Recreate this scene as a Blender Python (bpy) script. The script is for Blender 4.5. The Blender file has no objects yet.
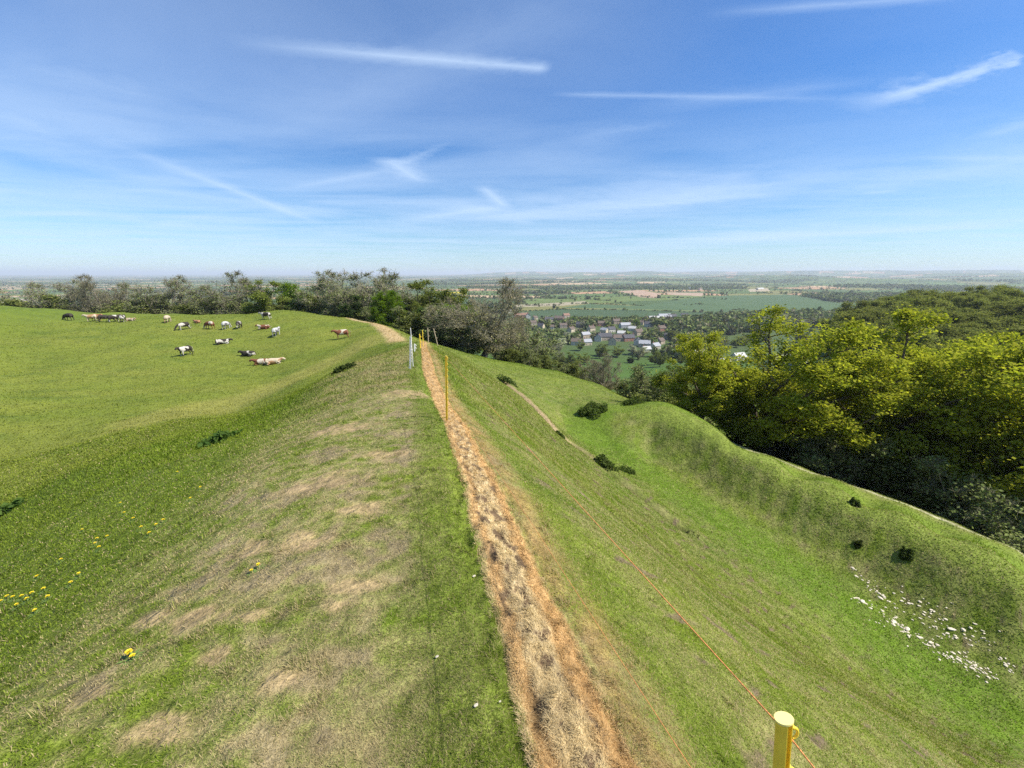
import bpy, math, random
import numpy as np
from mathutils import Vector, Matrix

C = bpy.context.scene.collection
rng = np.random.default_rng(7)
random.seed(7)
F = 400.0
PITCH = math.radians(15.4)
CP, SP = math.cos(PITCH), math.sin(PITCH)
# the eye stands at the origin; every height below is measured from the eye

def ray(u, v):
    a = -(v - 384.0) / F
    return ((u - 512.0) / F, CP + a * SP, -SP + a * CP)

def P(u, v, Y):
    d = ray(u, v)
    return (d[0] / d[1] * Y, Y, d[2] / d[1] * Y)

# ------------------------------------------------------------------ noise
def _hash(ix, iy, seed):
    h = (ix.astype(np.int64) * 374761393 + iy.astype(np.int64) * 668265263 + seed * 974711) & 0x7fffffff
    h = ((h ^ (h >> 13)) * 1274126177) & 0x7fffffff
    h = (h ^ (h >> 16)) & 0xffff
    return h / 65536.0

def pn(x, y, seed=0):
    x = np.asarray(x, float); y = np.asarray(y, float)
    ix = np.floor(x); iy = np.floor(y)
    fx = x - ix; fy = y - iy
    ux = fx * fx * fx * (fx * (fx * 6 - 15) + 10); uy = fy * fy * fy * (fy * (fy * 6 - 15) + 10)
    def g(dx, dy):
        a = _hash(ix + dx, iy + dy, seed) * 2 * math.pi
        return np.cos(a) * (fx - dx) + np.sin(a) * (fy - dy)
    n0 = g(0, 0) * (1 - ux) + g(1, 0) * ux
    n1 = g(0, 1) * (1 - ux) + g(1, 1) * ux
    return (n0 * (1 - uy) + n1 * uy) * 1.5

def fbm(x, y, seed=0, o=3):
    s = 0; a = 1; t = 0
    for k in range(o):
        s = s + a * pn(x * 2 ** k, y * 2 ** k, seed + k * 17); t += a; a *= .5
    return s / t

def sm(a, b, x):
    t = np.clip((x - a) / (b - a), 0, 1)
    return t * t * (3 - 2 * t)

# ------------------------------------------------------------------ terrain
def LS(*pts):
    q = [P(*p) for p in pts]
    for i in range(len(q) - 1):
        for t in (0, 1 / 3, 2 / 3): cps.append(tuple(q[i][k] + (q[i + 1][k] - q[i][k]) * t for k in range(3)))
    cps.append(q[-1])
STRIP_PX = [(592, 768, .95), (548, 650, 1.43), (512, 560, 2.1), (483, 480, 3.35), (456, 420, 5.9), (429, 370, 11.6), (424, 345, 24), (424, 341, 28)]
cps = []
def L(*pts):
    for p in pts: cps.append(P(*p))
L(*STRIP_PX)
# crest top, left of the strip
L((450, 768, .95), (300, 768, .95), (150, 768, .97), (0, 768, 1.0), (-150, 768, 1.15))
L((480, 650, 1.42), (400, 650, 1.42), (250, 650, 1.43), (120, 650, 1.55), (0, 680, 1.7))
L((440, 560, 2.1), (350, 560, 2.1), (200, 560, 2.35), (100, 560, 3.0), (0, 600, 3.2), (0, 560, 5.0))
L((400, 480, 3.3), (330, 480, 3.4), (250, 480, 3.8), (150, 480, 5.6), (60, 480, 8.0), (0, 500, 9.5), (0, 450, 17))
L((400, 420, 5.9), (350, 420, 6.2), (300, 420, 7.6), (250, 420, 11), (190, 420, 17), (100, 420, 22), (0, 400, 28))
L((385, 390, 8.6), (345, 390, 10.0), (318, 388, 12.0), (405, 370, 11.4), (370, 364, 14.5), (345, 366, 16.0), (395, 352, 19), (404, 347, 23))
cps += [(-10.5, 17.5, -5.6), (-14, 21, -7.2), (-18, 24, -8.6), (-13, 30, -7.4), (-9.5, 33, -6.0), (-6.5, 34, -6.1), (-12, 26, -6.6)]
# dip and the far rampart lip, field edge
L((400, 343, 36), (396, 339, 42), (388, 330, 50), (377, 324, 58), (350, 318.6, 70), (310, 314.5, 80), (283, 312.5, 86))
L((228, 316, 84), (180, 315.5, 84), (120, 313.5, 85), (60, 311.5, 86), (0, 310, 88), (-120, 308, 92))
# field
L((75, 320, 67), (125, 322, 64), (190, 330, 58), (250, 329, 58), (222, 344, 50), (186, 356, 45), (248, 356, 45), (268, 364, 41), (342, 339, 48), (277, 336, 53), (310, 366, 37), (0, 340, 52), (100, 345, 50), (0, 370, 39), (120, 380, 36), (220, 385, 32), (280, 378, 35))
# right bank below the strip
L((640, 768, .99), (700, 768, 1.18), (800, 768, 1.62), (900, 768, 2.6), (960, 768, 4.2), (1024, 768, 7.0))
L((640, 600, 2.6), (700, 600, 4.1), (570, 495, 6.0), (850, 700, 4.0), (900, 720, 5.0), (600, 650, 1.6), (560, 560, 2.5), (620, 540, 4.1), (760, 660, 3.6))
L((520, 480, 4.1), (500, 430, 8.2), (470, 390, 11.6), (540, 440, 12.5), (460, 365, 16.5), (445, 350, 26))
# little track across the bank foot
SCAR_PX = [(503, 381, 31), (512, 388, 29), (530, 403, 26.2), (545, 417, 24), (560, 434, 22), (590, 456, 20), (620, 479, 18), (650, 502, 16.6), (680, 526, 15.5)]
L(*SCAR_PX)
# ditch bottom
LS((1024, 740, 9.0), (926, 674, 11.0), (870, 628, 12.5), (814, 585, 14.2), (740, 533, 17), (695, 503, 19.3), (650, 475, 22), (605, 450, 25), (560, 425, 28))
# face and crest of the second bank, terrace edge
LS((1024, 640, 11.45), (940, 597, 13.25), (870, 560, 15.3), (800, 525, 17.7), (740, 492, 20.4), (690, 465, 23.4), (650, 445, 26.0))
LS((1024, 583, 12.7), (940, 543, 14.8), (870, 513, 17), (800, 481, 19.6), (740, 452, 22.5), (690, 429, 25.6), (650, 416, 28), (615, 411, 30), (575, 407, 32.5))
for _a, _b in zip([(1024, 583, 12.7), (940, 543, 14.8), (870, 513, 17), (800, 481, 19.6), (740, 452, 22.5)], [(1024, 554, 16.2), (943, 520, 18.5), (870, 491, 21.5), (800, 467, 24.5), (745, 448, 27.5)]):
    A_, B_ = P(*_a), P(*_b); cps.append(((A_[0] + B_[0]) / 2, (A_[1] + B_[1]) / 2, (A_[2] + B_[2]) / 2 - .5))
LS((1024, 554, 16.2), (950, 523, 18.3), (870, 491, 21.5), (800, 467, 24.5), (745, 448, 27.5))
L((665, 406, 37), (600, 385, 50), (560, 372, 58), (520, 364, 60), (480, 357, 62), (560, 395, 36), (520, 378, 40), (600, 398, 36), (630, 402, 36), (480, 370, 34), (500, 365, 47), (455, 352, 40), (440, 346, 50), (420, 340, 62))
# scarp falling away beyond the edges
cps += [(28, 17, -17.0), (33, 20, -20.5), (45, 26, -24), (26, 28, -17.0), (33, 36, -20), (22, 38, -18), (28, 50, -22), (19, 45, -17), (24, 60, -22), (16, 62, -19), (10, 72, -20), (0, 80, -20), (-12, 80, -17), (-20, 92, -16), (-40, 100, -15), (-70, 104, -15), (-120, 104, -15), (-180, 108, -16),
        (-60, 130, -28), (-140, 130, -28), (0, 120, -32), (30, 90, -29), (50, 70, -27), (60, 45, -26), (40, 120, -38), (70, 110, -36), (90, 90, -30), (80, 60, -25),
        (-60, 190, -50), (-180, 190, -50), (0, 190, -50), (50, 190, -53), (90, 160, -48), (0, 270, -66), (60, 262, -64), (-100, 270, -68), (-250, 230, -66), (120, 260, -62), (-300, 60, -50), (-220, 40, -25),
        (0, 330, -75), (100, 330, -75), (200, 330, -76), (-150, 330, -75), (-350, 200, -75),
        # wooded hill on the right
        (118, 112, -27), (150, 105, -22), (130, 150, -31), (160, 165, -26), (200, 180, -22), (225, 200, -19), (180, 130, -20), (250, 170, -17), (300, 150, -16), (190, 240, -32), (260, 260, -28), (320, 240, -24), (220, 310, -62), (300, 330, -60),
        (110, 70, -21), (160, 60, -18), (90, 30, -20), (150, 10, -18), (60, 5, -19), (300, 0, -25)]
# behind the camera
cps += [(0, 0, -1.6), (.1, -1.2, -1.58), (0, -4, -1.7), (1, -12, -2.2), (3, -40, -4), (-2.5, -1, -2.3), (-5, -3, -3.9), (-10, -6, -6.6), (-14, 1, -7.8), (-30, -10, -8.9), (-40, 8, -8.8), (-90, -30, -9), (-90, 30, -8.6), (-130, 60, -9),
        (.9, -.6, -2.0), (1.0, .4, -2.1), (2.5, 0, -3.2), (5, -2, -5.3), (10, -3, -9.2), (16, -3, -13.6), (18.5, 0, -13.9), (22, 1, -11.6), (26, 2, -12.6), (17, -20, -12.5), (-40, -100, -10), (0, -200, -30), (100, -100, -30), (-300, -100, -60)]
cps = np.array(cps)

def warp(x, y):
    r = np.hypot(x, y) + 1e-9
    s = np.log1p(r / 2.0) / r
    return np.stack([x * s, y * s], -1)
_q = warp(cps[:, 0], cps[:, 1])
KC = .05
def _k(d2): return np.sqrt(d2 + KC * KC)
_n = len(cps)
_A = np.zeros((_n + 3, _n + 3))
_A[:_n, :_n] = _k(((_q[:, None] - _q[None]) ** 2).sum(-1)) - np.eye(_n) * .004
_Pm = np.c_[np.ones(_n), _q]
_A[:_n, _n:] = _Pm; _A[_n:, :_n] = _Pm.T
_w = np.linalg.solve(_A, np.r_[cps[:, 2], 0, 0, 0])

def z_hill(x, y):
    q = warp(x, y); out = np.empty(len(x))
    for i in range(0, len(x), 60000):
        b = q[i:i + 60000]
        d2 = (b[:, None, 0] - _q[None, :, 0]) ** 2 + (b[:, None, 1] - _q[None, :, 1]) ** 2
        out[i:i + 60000] = _k(d2) @ _w[:_n] + _w[_n] + b @ _w[_n + 1:]
    return out

def z_plain(x, y):
    r = np.hypot(x, y)
    z = -78 + 4 * pn(x / 700, y / 700, 3) * sm(500, 1200, r)
    az = np.arctan2(x, y)
    wr = sm(-.22, .12, az)                       # higher ground to the centre and right
    z = z + wr * sm(2600, 6500, r) * (26 + 58 * pn(x / 1300, y / 1300, 5))
    z = z + wr * sm(6500, 15000, r) * (66 + 170 * pn(x / 2900, y / 2900, 9) + 26 * pn(x / 900, y / 900, 19))
    z = z + (1 - wr) * sm(9000, 26000, r) * (20 + 40 * pn(x / 6000, y / 6000, 11))
    return np.where(z > 60, 60 + (z - 60) * .4, z)

def strip_xy():
    p = [P(*q)[:2] for q in STRIP_PX]
    p = [(.42, -.6), (.37, .3)] + p + [(-7.2, 30), (-9.0, 33.5)]
    return np.array(p)
STRIP = strip_xy()
SCAR = np.array([P(*q)[:2] for q in SCAR_PX])
PATH2 = np.array([P(*q)[:2] for q in [(404, 347, 23), (402, 344, 33), (396, 339, 42), (388, 330, 50), (377, 324, 58), (350, 319.5, 69), (310, 315.5, 79)]])

def dist_line(x, y, pl):
    """signed distance (right of travel positive) and arc length to a polyline"""
    best = np.full(len(x), 1e9); sg = np.ones(len(x)); arc = np.zeros(len(x)); acc = 0
    for a, b in zip(pl[:-1], pl[1:]):
        ab = b - a; l = np.hypot(*ab)
        t = np.clip(((x - a[0]) * ab[0] + (y - a[1]) * ab[1]) / l ** 2, 0, 1)
        px, py = x - a[0] - t * ab[0], y - a[1] - t * ab[1]
        d = np.hypot(px, py); s = np.sign(ab[1] * px - ab[0] * py)
        m = d < best
        best[m] = d[m]; sg[m] = s[m]; arc[m] = (acc + t * l)[m]
        acc += l
    return best * sg, arc

TRACK = np.array([P(*q)[:2] for q in [(150, 420, 21), (230, 398, 27), (300, 376, 33.5), (345, 362, 38), (370, 350, 42)]])
BANK2 = np.array([P(*q)[:2] for q in [(1100, 625, 11.4), (1024, 595, 12.3), (940, 560, 14.2), (870, 525, 16.5), (800, 497, 19.0), (740, 468, 21.8), (690, 442, 25), (650, 428, 27.4)]])

LIP = np.array([P(*q)[:2] for q in [(1100, 588, 14.6), (1024, 554, 16.2), (950, 523, 18.3), (870, 491, 21.5), (800, 467, 24.5), (745, 448, 27.5), (705, 432, 31)]])

def zt(x, y):
    x = np.atleast_1d(np.asarray(x, float)); y = np.atleast_1d(np.asarray(y, float))
    r = np.hypot(x, y)
    z = z_plain(x, y)
    m = r < 430
    if m.any():
        w = sm(430, 320, r[m])
        z[m] = z_hill(x[m], y[m]) * w + z[m] * (1 - w)
    # relief of the turf
    n = r < 160
    if n.any():
        xx, yy, rr = x[n], y[n], r[n]
        d = .012 * pn(xx / .35, yy / .35, 21) * sm(12, 6, rr) + .006 * pn(xx / .12, yy / .12, 22) * sm(5, 2.5, rr)
        d += .05 * fbm(xx / 1.6, yy / 1.6, 23, 3) * sm(1.2, 6, rr) + .16 * pn(xx / 7, yy / 7, 29) * sm(8, 25, rr)
        ds, arc = dist_line(xx, yy, STRIP)
        ins = sm(.34, .2, np.abs(ds + .02))
        fade = sm(30, 20, yy)
        d += fade * ins * (-.035 + .028 * pn(xx / .16, yy / .22, 31) + .02 * pn(xx / .06, yy / .09, 32))
        db, _ = dist_line(xx, yy, BANK2)
        tb = sm(2.6, .9, np.abs(db + .8)) * sm(10, 14, rr)
        d += tb * (.025 * pn(xx / .8 + yy / 2.2, yy / .8, 33) + .025 * pn(xx / .3, yy / .3, 34))
        dc, _ = dist_line(xx, yy, SCAR)
        d += -.4 * np.exp(-((dc - .1) / .3) ** 2) + .15 * np.exp(-((dc + .7) / .35) ** 2)
        fld = sm(-9, -16, xx) * sm(15, 25, rr)
        d += fld * .07 * fbm(xx / 2.2, yy / 2.2, 37, 2)
        z[n] += d
    return z

def hit(u, v):
    """where the ground meets the sight line through a picture point"""
    d = ray(u, v)
    Y = np.exp(np.linspace(math.log(.3), math.log(26000), 5000))
    x = d[0] / d[1] * Y; z = d[2] / d[1] * Y
    g = zt(x, Y)
    k = np.argmax(z < g)
    return Vector((x[k], Y[k], g[k]))

# ------------------------------------------------------------------ field pattern of the plain
VC = 260.0
def voro(x, y):
    c, s = math.cos(.35), math.sin(.35)
    X = (x * c + y * s) / (VC * 1.25); Y = (-x * s + y * c) / (VC * .8)
    X = X + .12 * pn(x / 300, y / 300, 41); Y = Y + .12 * pn(x / 300, y / 300, 42)
    ix = np.floor(X); iy = np.floor(Y)
    d1 = np.full(len(x), 9.); d2 = np.full(len(x), 9.); ident = np.zeros(len(x))
    for a in (-1, 0, 1):
        for b in (-1, 0, 1):
            cx, cy = ix + a, iy + b
            px = cx + .15 + .7 * _hash(cx, cy, 51); py = cy + .15 + .7 * _hash(cx, cy, 52)
            d = np.maximum(np.abs(X - px), np.abs(Y - py)) * .6 + np.hypot(X - px, Y - py) * .4
            h = _hash(cx, cy, 53)
            m = d < d1
            d2 = np.where(m, d1, np.minimum(d2, d))
            ident = np.where(m, h, ident); d1 = np.where(m, d, d1)
    return ident, (d2 - d1) * VC

def pxpoly(pts, z=-77):
    out = []
    for u, v in pts:
        d = ray(u, v); t = z / d[2]; out.append((d[0] * t, d[1] * t))
    return np.array(out)

def inpoly(x, y, pl):
    m = np.zeros(len(x), bool); n = len(pl)
    for i in range(n):
        x1, y1 = pl[i]; x2, y2 = pl[(i + 1) % n]
        c = ((y1 > y) != (y2 > y)) & (x < (x2 - x1) * (y - y1) / (y2 - y1 + 1e-12) + x1)
        m ^= c
    return m

FIELDS = [
    (pxpoly([(500, 323), (505, 312), (560, 308), (640, 309), (700, 311), (760, 313), (690, 321), (600, 321)]), (.055, .09, .037)),
    (pxpoly([(560, 307), (590, 303), (640, 305), (690, 298), (730, 295), (790, 294), (850, 304), (850, 311), (760, 311.5), (650, 308)]), (.07, .115, .045)),
    (pxpoly([(512, 304.5), (585, 300.5), (590, 302.5), (560, 305), (515, 306.5)]), (.30, .26, .17)),
    (pxpoly([(618, 291), (640, 290), (663, 294), (655, 298), (640, 297)]), (.36, .25, .17)),
    (pxpoly([(664, 292), (705, 292.5), (702, 296), (672, 295)]), (.36, .26, .18)),
    (pxpoly([(748, 289), (768, 288), (770, 291), (750, 291.5)]), (.36, .30, .2)),
    (pxpoly([(446, 292.5), (466, 291.5), (467, 294.5), (446, 295.5)]), (.5, .42, .04)),
    (pxpoly([(-60, 301.5), (62, 297.5), (64, 300), (0, 303), (-60, 305)]), (.42, .37, .3)),
    (pxpoly([(-60, 306), (30, 304), (30, 306.5), (-60, 309)]), (.42, .37, .3)),
    (pxpoly([(140, 294), (205, 292), (205, 295), (140, 297)]), (.40, .37, .3)),
]
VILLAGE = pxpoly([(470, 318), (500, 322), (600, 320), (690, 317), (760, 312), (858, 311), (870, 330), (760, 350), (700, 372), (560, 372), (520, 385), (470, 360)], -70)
BELT = pxpoly([(650, 326), (690, 322), (730, 316), (862, 312), (862, 326), (760, 331), (700, 338)], -77)
VTREES = pxpoly([(485, 322), (560, 319), (600, 320), (645, 319), (700, 322), (720, 360), (665, 356), (640, 350), (600, 345), (565, 342), (540, 352), (500, 352)], -76)
HEDGELESS = pxpoly([(505, 312), (560, 303), (700, 296), (850, 303), (850, 312), (690, 321), (500, 323)])

def wood_mask(x, y):
    r = np.hypot(x, y)
    return sm(.24, .32, pn(x / 900, y / 520, 61) + .25 * pn(x / 260, y / 260, 62)) * sm(650, 1000, r)

def lerp(a, b, t):
    return a + (np.asarray(b) - a) * t[:, None]

BARE = [(255, 545, .17), (200, 612, .13), (150, 600, .12), (358, 590, .13), (340, 612, .10), (165, 730, .12), (300, 545, .16), (360, 520, .2), (290, 690, .10), (215, 655, .07), (325, 480, .3), (385, 465, .25), (340, 430, .5), (405, 395, .5), (100, 690, .09), (250, 620, .08)]
BARE = [(P(u, v, 1)[0] * 1.0, v, r) for u, v, r in BARE]
def _bare_pos():
    out = []
    for xr, v, r in BARE:
        Y = float(np.interp(v, [390, 420, 480, 560, 600, 650, 768], [8.5, 6.0, 3.35, 2.12, 1.78, 1.44, .96]))
        out.append((xr * Y, Y, r))
    return out
BARE = _bare_pos()
def scuff(x, y, ds):
    return sm(.2, .42, fbm((x * .8 + y * .6) / .7, (-x * .6 + y * .8) / .3, 98, 4)) * sm(.5, 1.2, ds) * sm(30, 16, np.hypot(x, y))
def barez(x, y):
    b = np.zeros(len(x))
    for bx, by, r in BARE:
        b = np.maximum(b, 1.25 - np.hypot((x - bx) / 1.5, y - by) / r)
    b = b + .75 * fbm(x / .16, y / .16, 121, 3)
    return sm(.25, .95, b)
def patches(x, y):
    """how dry the turf is here (0 green .. 1 straw) on the worn crest"""
    ds, arc = dist_line(x, y, STRIP)
    crest = sm(-.1, -.45, ds) * sm(-2.9 - y * .12, -1.7 - y * .06, ds) * sm(34, 20, y)
    n = fbm(x / .6, y / .6, 71, 5) * 1.1 + .55 * pn(x / .11, y / .11, 75) + .35 * pn(x / 1.7, y / 1.7, 76)
    # long dry streaks lying across the turf at the left front
    cx, sx = math.cos(.7), math.sin(.7)
    st = pn((x * cx + y * sx) / .5, (-x * sx + y * cx) / .13, 77)
    dry = crest * np.clip(.50 + n * .8 + st * .18, 0, 1)
    band = sm(-.02, -.35, ds) * sm(-.9, -.5, ds)
    dry = dry * (1 - .75 * sm(-.75, -.45, ds) * sm(0, -.2, ds))   # the greener edge beside the strip
    edge = sm(.75, .25, ds) * sm(.12, .25, ds) * sm(30, 20, y)
    dry = np.maximum(dry, edge * np.clip(.5 + n, 0, 1) * .8)
    bank = sm(.5, 1.2, ds) * sm(60, 30, np.hypot(x, y))
    dry = np.maximum(dry, bank * np.clip(.2 + .55 * fbm(x / .7, y / .7, 79, 5), 0, .6))
    return np.clip(dry, 0, 1), ds

GA = np.array((.090, .140, .015)); GB = np.array((.152, .190, .022)); GD = np.array((.055, .088, .015))
STRAW = np.array((.30, .245, .125)); EARTH = np.array((.15, .112, .075)); ORANGE = np.array((.43, .27, .115)); PALE = np.array((.54, .42, .23)); DARKE = np.array((.11, .072, .04))

def gcol(x, y):
    x = np.asarray(x, float); y = np.asarray(y, float)
    r = np.hypot(x, y); n = len(x)
    col = np.tile(GA, (n, 1))
    m = r < 480
    # --- hill turf
    X, Y, R = x[m], y[m], r[m]
    a = .5 + .55 * fbm(X / 9, Y / 6, 81, 4) + .3 * pn(X / 1.3, Y / 1.3, 85) * sm(80, 20, R)
    c = lerp(np.tile(GA, (len(X), 1)), GB, np.clip(a, 0, 1))
    dk = np.clip(.1 + .9 * fbm(X / 3.1 + 9, Y / 2.2, 86, 4), 0, 1) * .8
    c = lerp(c, GD, dk)
    fl = sm(-8, -14, X) * sm(110, 80, R)
    c = lerp(c, np.array((.185, .195, .035)), fl * (.45 + .5 * fbm(X / 16, Y / 5, 87, 4)).clip(0, 1))
    c = lerp(c, np.array((.075, .115, .018)), fl * (1.3 * fbm(X / 5, Y / 2.2, 88, 4) - .1).clip(0, .8))
    c = lerp(c, np.array((.27, .24, .07)), sm(3.2, 1.2, np.abs(dist_line(X, Y, TRACK)[0] + 1.2 * pn(X / 6, Y / 6, 89))) * .45)
    dry, ds = patches(X, Y)
    c = lerp(c, STRAW, dry * .85)
    bare = sm(.5, .8, dry * (.9 + .6 * pn(X / .35, Y / .5, 91))) * sm(14, 5, R)
    c = lerp(c, EARTH * 1.25, bare * .55)
    bz = barez(X, Y)
    c = lerp(c, np.array((.33, .24, .125)), bz * .85)
    # strip of killed straw
    fade = sm(31, 27, Y) * sm(-1.5, -.5, Y)
    wob = .035 * pn(X / .3, Y / .5, 92) + .02 * pn(X / .1, Y / .1, 93)
    e = ds + wob
    core = sm(.205, .15, np.abs(e)) * fade
    ridge = np.maximum(sm(.08, .02, np.abs(e - .13)), .8 * sm(.06, .02, np.abs(e + .13)))
    far = sm(3, 9, R)
    sc = lerp(np.tile(PALE * .85, (len(X), 1)), ORANGE, np.maximum(ridge, far * .75))
    hole = sm(-.02, .22, fbm(X / .10, Y / .16, 94, 4)) * sm(.15, .09, np.abs(e + .01))
    sc = lerp(sc, DARKE, np.clip(hole * 1.2, 0, 1) * (1 - .55 * far))
    c = lerp(c, [0, 0, 0], core) + sc * core[:, None]
    halo = sm(.62, .28, e) * sm(.15, .28, e) * fade * np.clip(.65 + pn(X / .25, Y / .4, 95), 0, 1)
    c = lerp(c, np.array((.34, .22, .085)), halo * .8)
    # bare path on the far rampart and the white lip
    d2, _ = dist_line(X, Y, PATH2)
    pm = sm(1.5, .5, np.abs(d2 + .3 * pn(X / 3, Y / 3, 96))) * sm(34, 42, Y) * sm(82, 60, Y)
    c = lerp(c, np.array((.40, .29, .15)), pm * .9)
    lp = sm(.5, .2, np.abs(d2)) * sm(58, 66, Y)
    c = lerp(c, np.array((.5, .44, .3)), lp * .5)
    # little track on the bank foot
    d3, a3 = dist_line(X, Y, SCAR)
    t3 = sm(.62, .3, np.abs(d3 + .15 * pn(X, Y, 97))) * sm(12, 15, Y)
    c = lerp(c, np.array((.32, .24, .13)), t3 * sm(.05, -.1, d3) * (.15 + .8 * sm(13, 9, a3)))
    c = lerp(c, DARKE * .7, t3 * sm(-.05, .15, d3))  # shadow edge along the track's right side, painted as a dark half
    lipw = sm(.35, .12, np.abs(dist_line(X, Y, LIP)[0])) * sm(60, 40, R)
    c = lerp(c, np.array((.46, .42, .28)), lipw * .7)
    # molehill scrapes and bare scuffs on the bank
    c = lerp(c, np.array((.15, .105, .07)), scuff(X, Y, ds) * .9)
    # lush ditch floor, second bank with its shade and highlight painted in
    dB, _ = dist_line(X, Y, BANK2)
    on = sm(9, 12, R) * (X > 4) * sm(60, 40, R)
    c = lerp(c, np.array((.095, .165, .012)), on * sm(2.0, 3.6, -dB) * sm(9.0, 4.4, -dB) * .75)
    c = lerp(c, np.array((.075, .12, .016)), on * sm(.2, -.4, dB) * sm(-2.6, -1.8, dB) * np.clip(.2 + pn(X / .3, Y / .3, 105), 0, 1) * .35)  # shade of the upper bank face, put into the turf colour
    c = lerp(c, np.array((.165, .21, .035)), on * sm(-.1, .4, dB) * sm(2.1, 1.4, dB) * .85)  # sunlit crest: its highlight is put into the colour
    c = lerp(c, np.array((.13, .19, .02)), on * sm(1.8, 2.3, dB) * sm(6, 4, dB) * .8)
    # hillside pastures lower down
    w = sm(110, 190, R)
    ps = lerp(np.tile(np.array((.065, .125, .018)), (len(X), 1)), np.array((.05, .09, .018)), np.clip(.5 + fbm(X / 40, Y / 40, 99, 3), 0, 1))
    c = lerp(c, [0, 0, 0], w) + ps * w[:, None]
    col[m] = c
    # --- plain
    q = r > 330
    X, Y, R = x[q], y[q], r[q]
    ident, edge = voro(X, Y)
    pal = np.array([(.05, .10, .03), (.07, .13, .035), (.045, .085, .03), (.09, .14, .04), (.06, .115, .035), (.075, .12, .045), (.26, .19, .12), (.05, .095, .032), (.08, .13, .04), (.30, .26, .17), (.055, .10, .03), (.12, .14, .05)])
    pc = pal[(ident * 997).astype(int) % len(pal)] * np.array([1.5, 1.25, 1.1]) * (.92 + .16 * pn(X / 60, Y / 60, 103)[:, None])
    wd = wood_mask(X, Y)
    near = sm(900, 500, R)
    pc = lerp(pc, np.array((.06, .105, .025)), near * .8)
    free = inpoly(X, Y, HEDGELESS)
    pc = lerp(pc, np.array((.07, .10, .035)), np.maximum(wd, sm(9, 5, edge)) * (~free))
    for pl, cc in FIELDS:
        k = inpoly(X, Y, pl)
        pc[k] = np.array(cc) * (.95 + .1 * pn(X[k] / 50, Y[k] / 50, 104)[:, None])
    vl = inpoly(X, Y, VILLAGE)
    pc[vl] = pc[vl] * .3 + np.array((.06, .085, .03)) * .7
    w = sm(330, 480, R)
    col[q] = col[q] * (1 - w[:, None]) + pc * w[:, None]
    return np.clip(col, .004, .9)

# ------------------------------------------------------------------ helpers for objects
def prop(o, label=None, cat=None, group=None, kind=None):
    if label: o['label'] = label
    if cat: o['category'] = cat
    if group: o['group'] = group
    if kind: o['kind'] = kind
    return o

def mesh_np(name, verts, quads=None, tris=None, cols=None, mat=None, smooth=False):
    me = bpy.data.meshes.new(name)
    verts = np.asarray(verts, np.float32)
    nq = 0 if quads is None else len(quads); nt = 0 if tris is None else len(tris)
    me.vertices.add(len(verts)); me.vertices.foreach_set('co', verts.ravel())
    idx = []
    if nq: idx.append(np.asarray(quads, np.int32).ravel())
    if nt: idx.append(np.asarray(tris, np.int32).ravel())
    idx = np.concatenate(idx)
    me.loops.add(len(idx)); me.loops.foreach_set('vertex_index', idx)
    me.polygons.add(nq + nt)
    st = np.concatenate([np.arange(nq) * 4, nq * 4 + np.arange(nt) * 3]).astype(np.int32)
    me.polygons.foreach_set('loop_start', st)
    if smooth: me.polygons.foreach_set('use_smooth', np.ones(nq + nt, bool))
    if cols is not None:
        at = me.color_attributes.new('Col', 'FLOAT_COLOR', 'POINT')
        cc = np.ones((len(verts), 4), np.float32); cc[:, :cols.shape[1]] = cols
        at.data.foreach_set('color', cc.ravel())
    me.update(calc_edges=True)
    if mat: me.materials.append(mat)
    return me

def link(name, data, parent=None, loc=(0, 0, 0), rz=0, s=1):
    o = bpy.data.objects.new(name, data); C.objects.link(o)
    o.location = loc; o.rotation_euler = (0, 0, rz)
    o.scale = (s, s, s) if not hasattr(s, '__len__') else s
    if parent: o.parent = parent
    return o

def copy_tree(o, loc, rz=0, s=1):
    c = o.copy(); C.objects.link(c); c.location = loc; c.rotation_euler = (0, 0, rz)
    c.scale = (s, s, s) if not hasattr(s, '__len__') else s
    for ch in o.children:
        d = ch.copy(); C.objects.link(d); d.parent = c
        for g in ch.children:
            e = g.copy(); C.objects.link(e); e.parent = d
    return c

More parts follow.
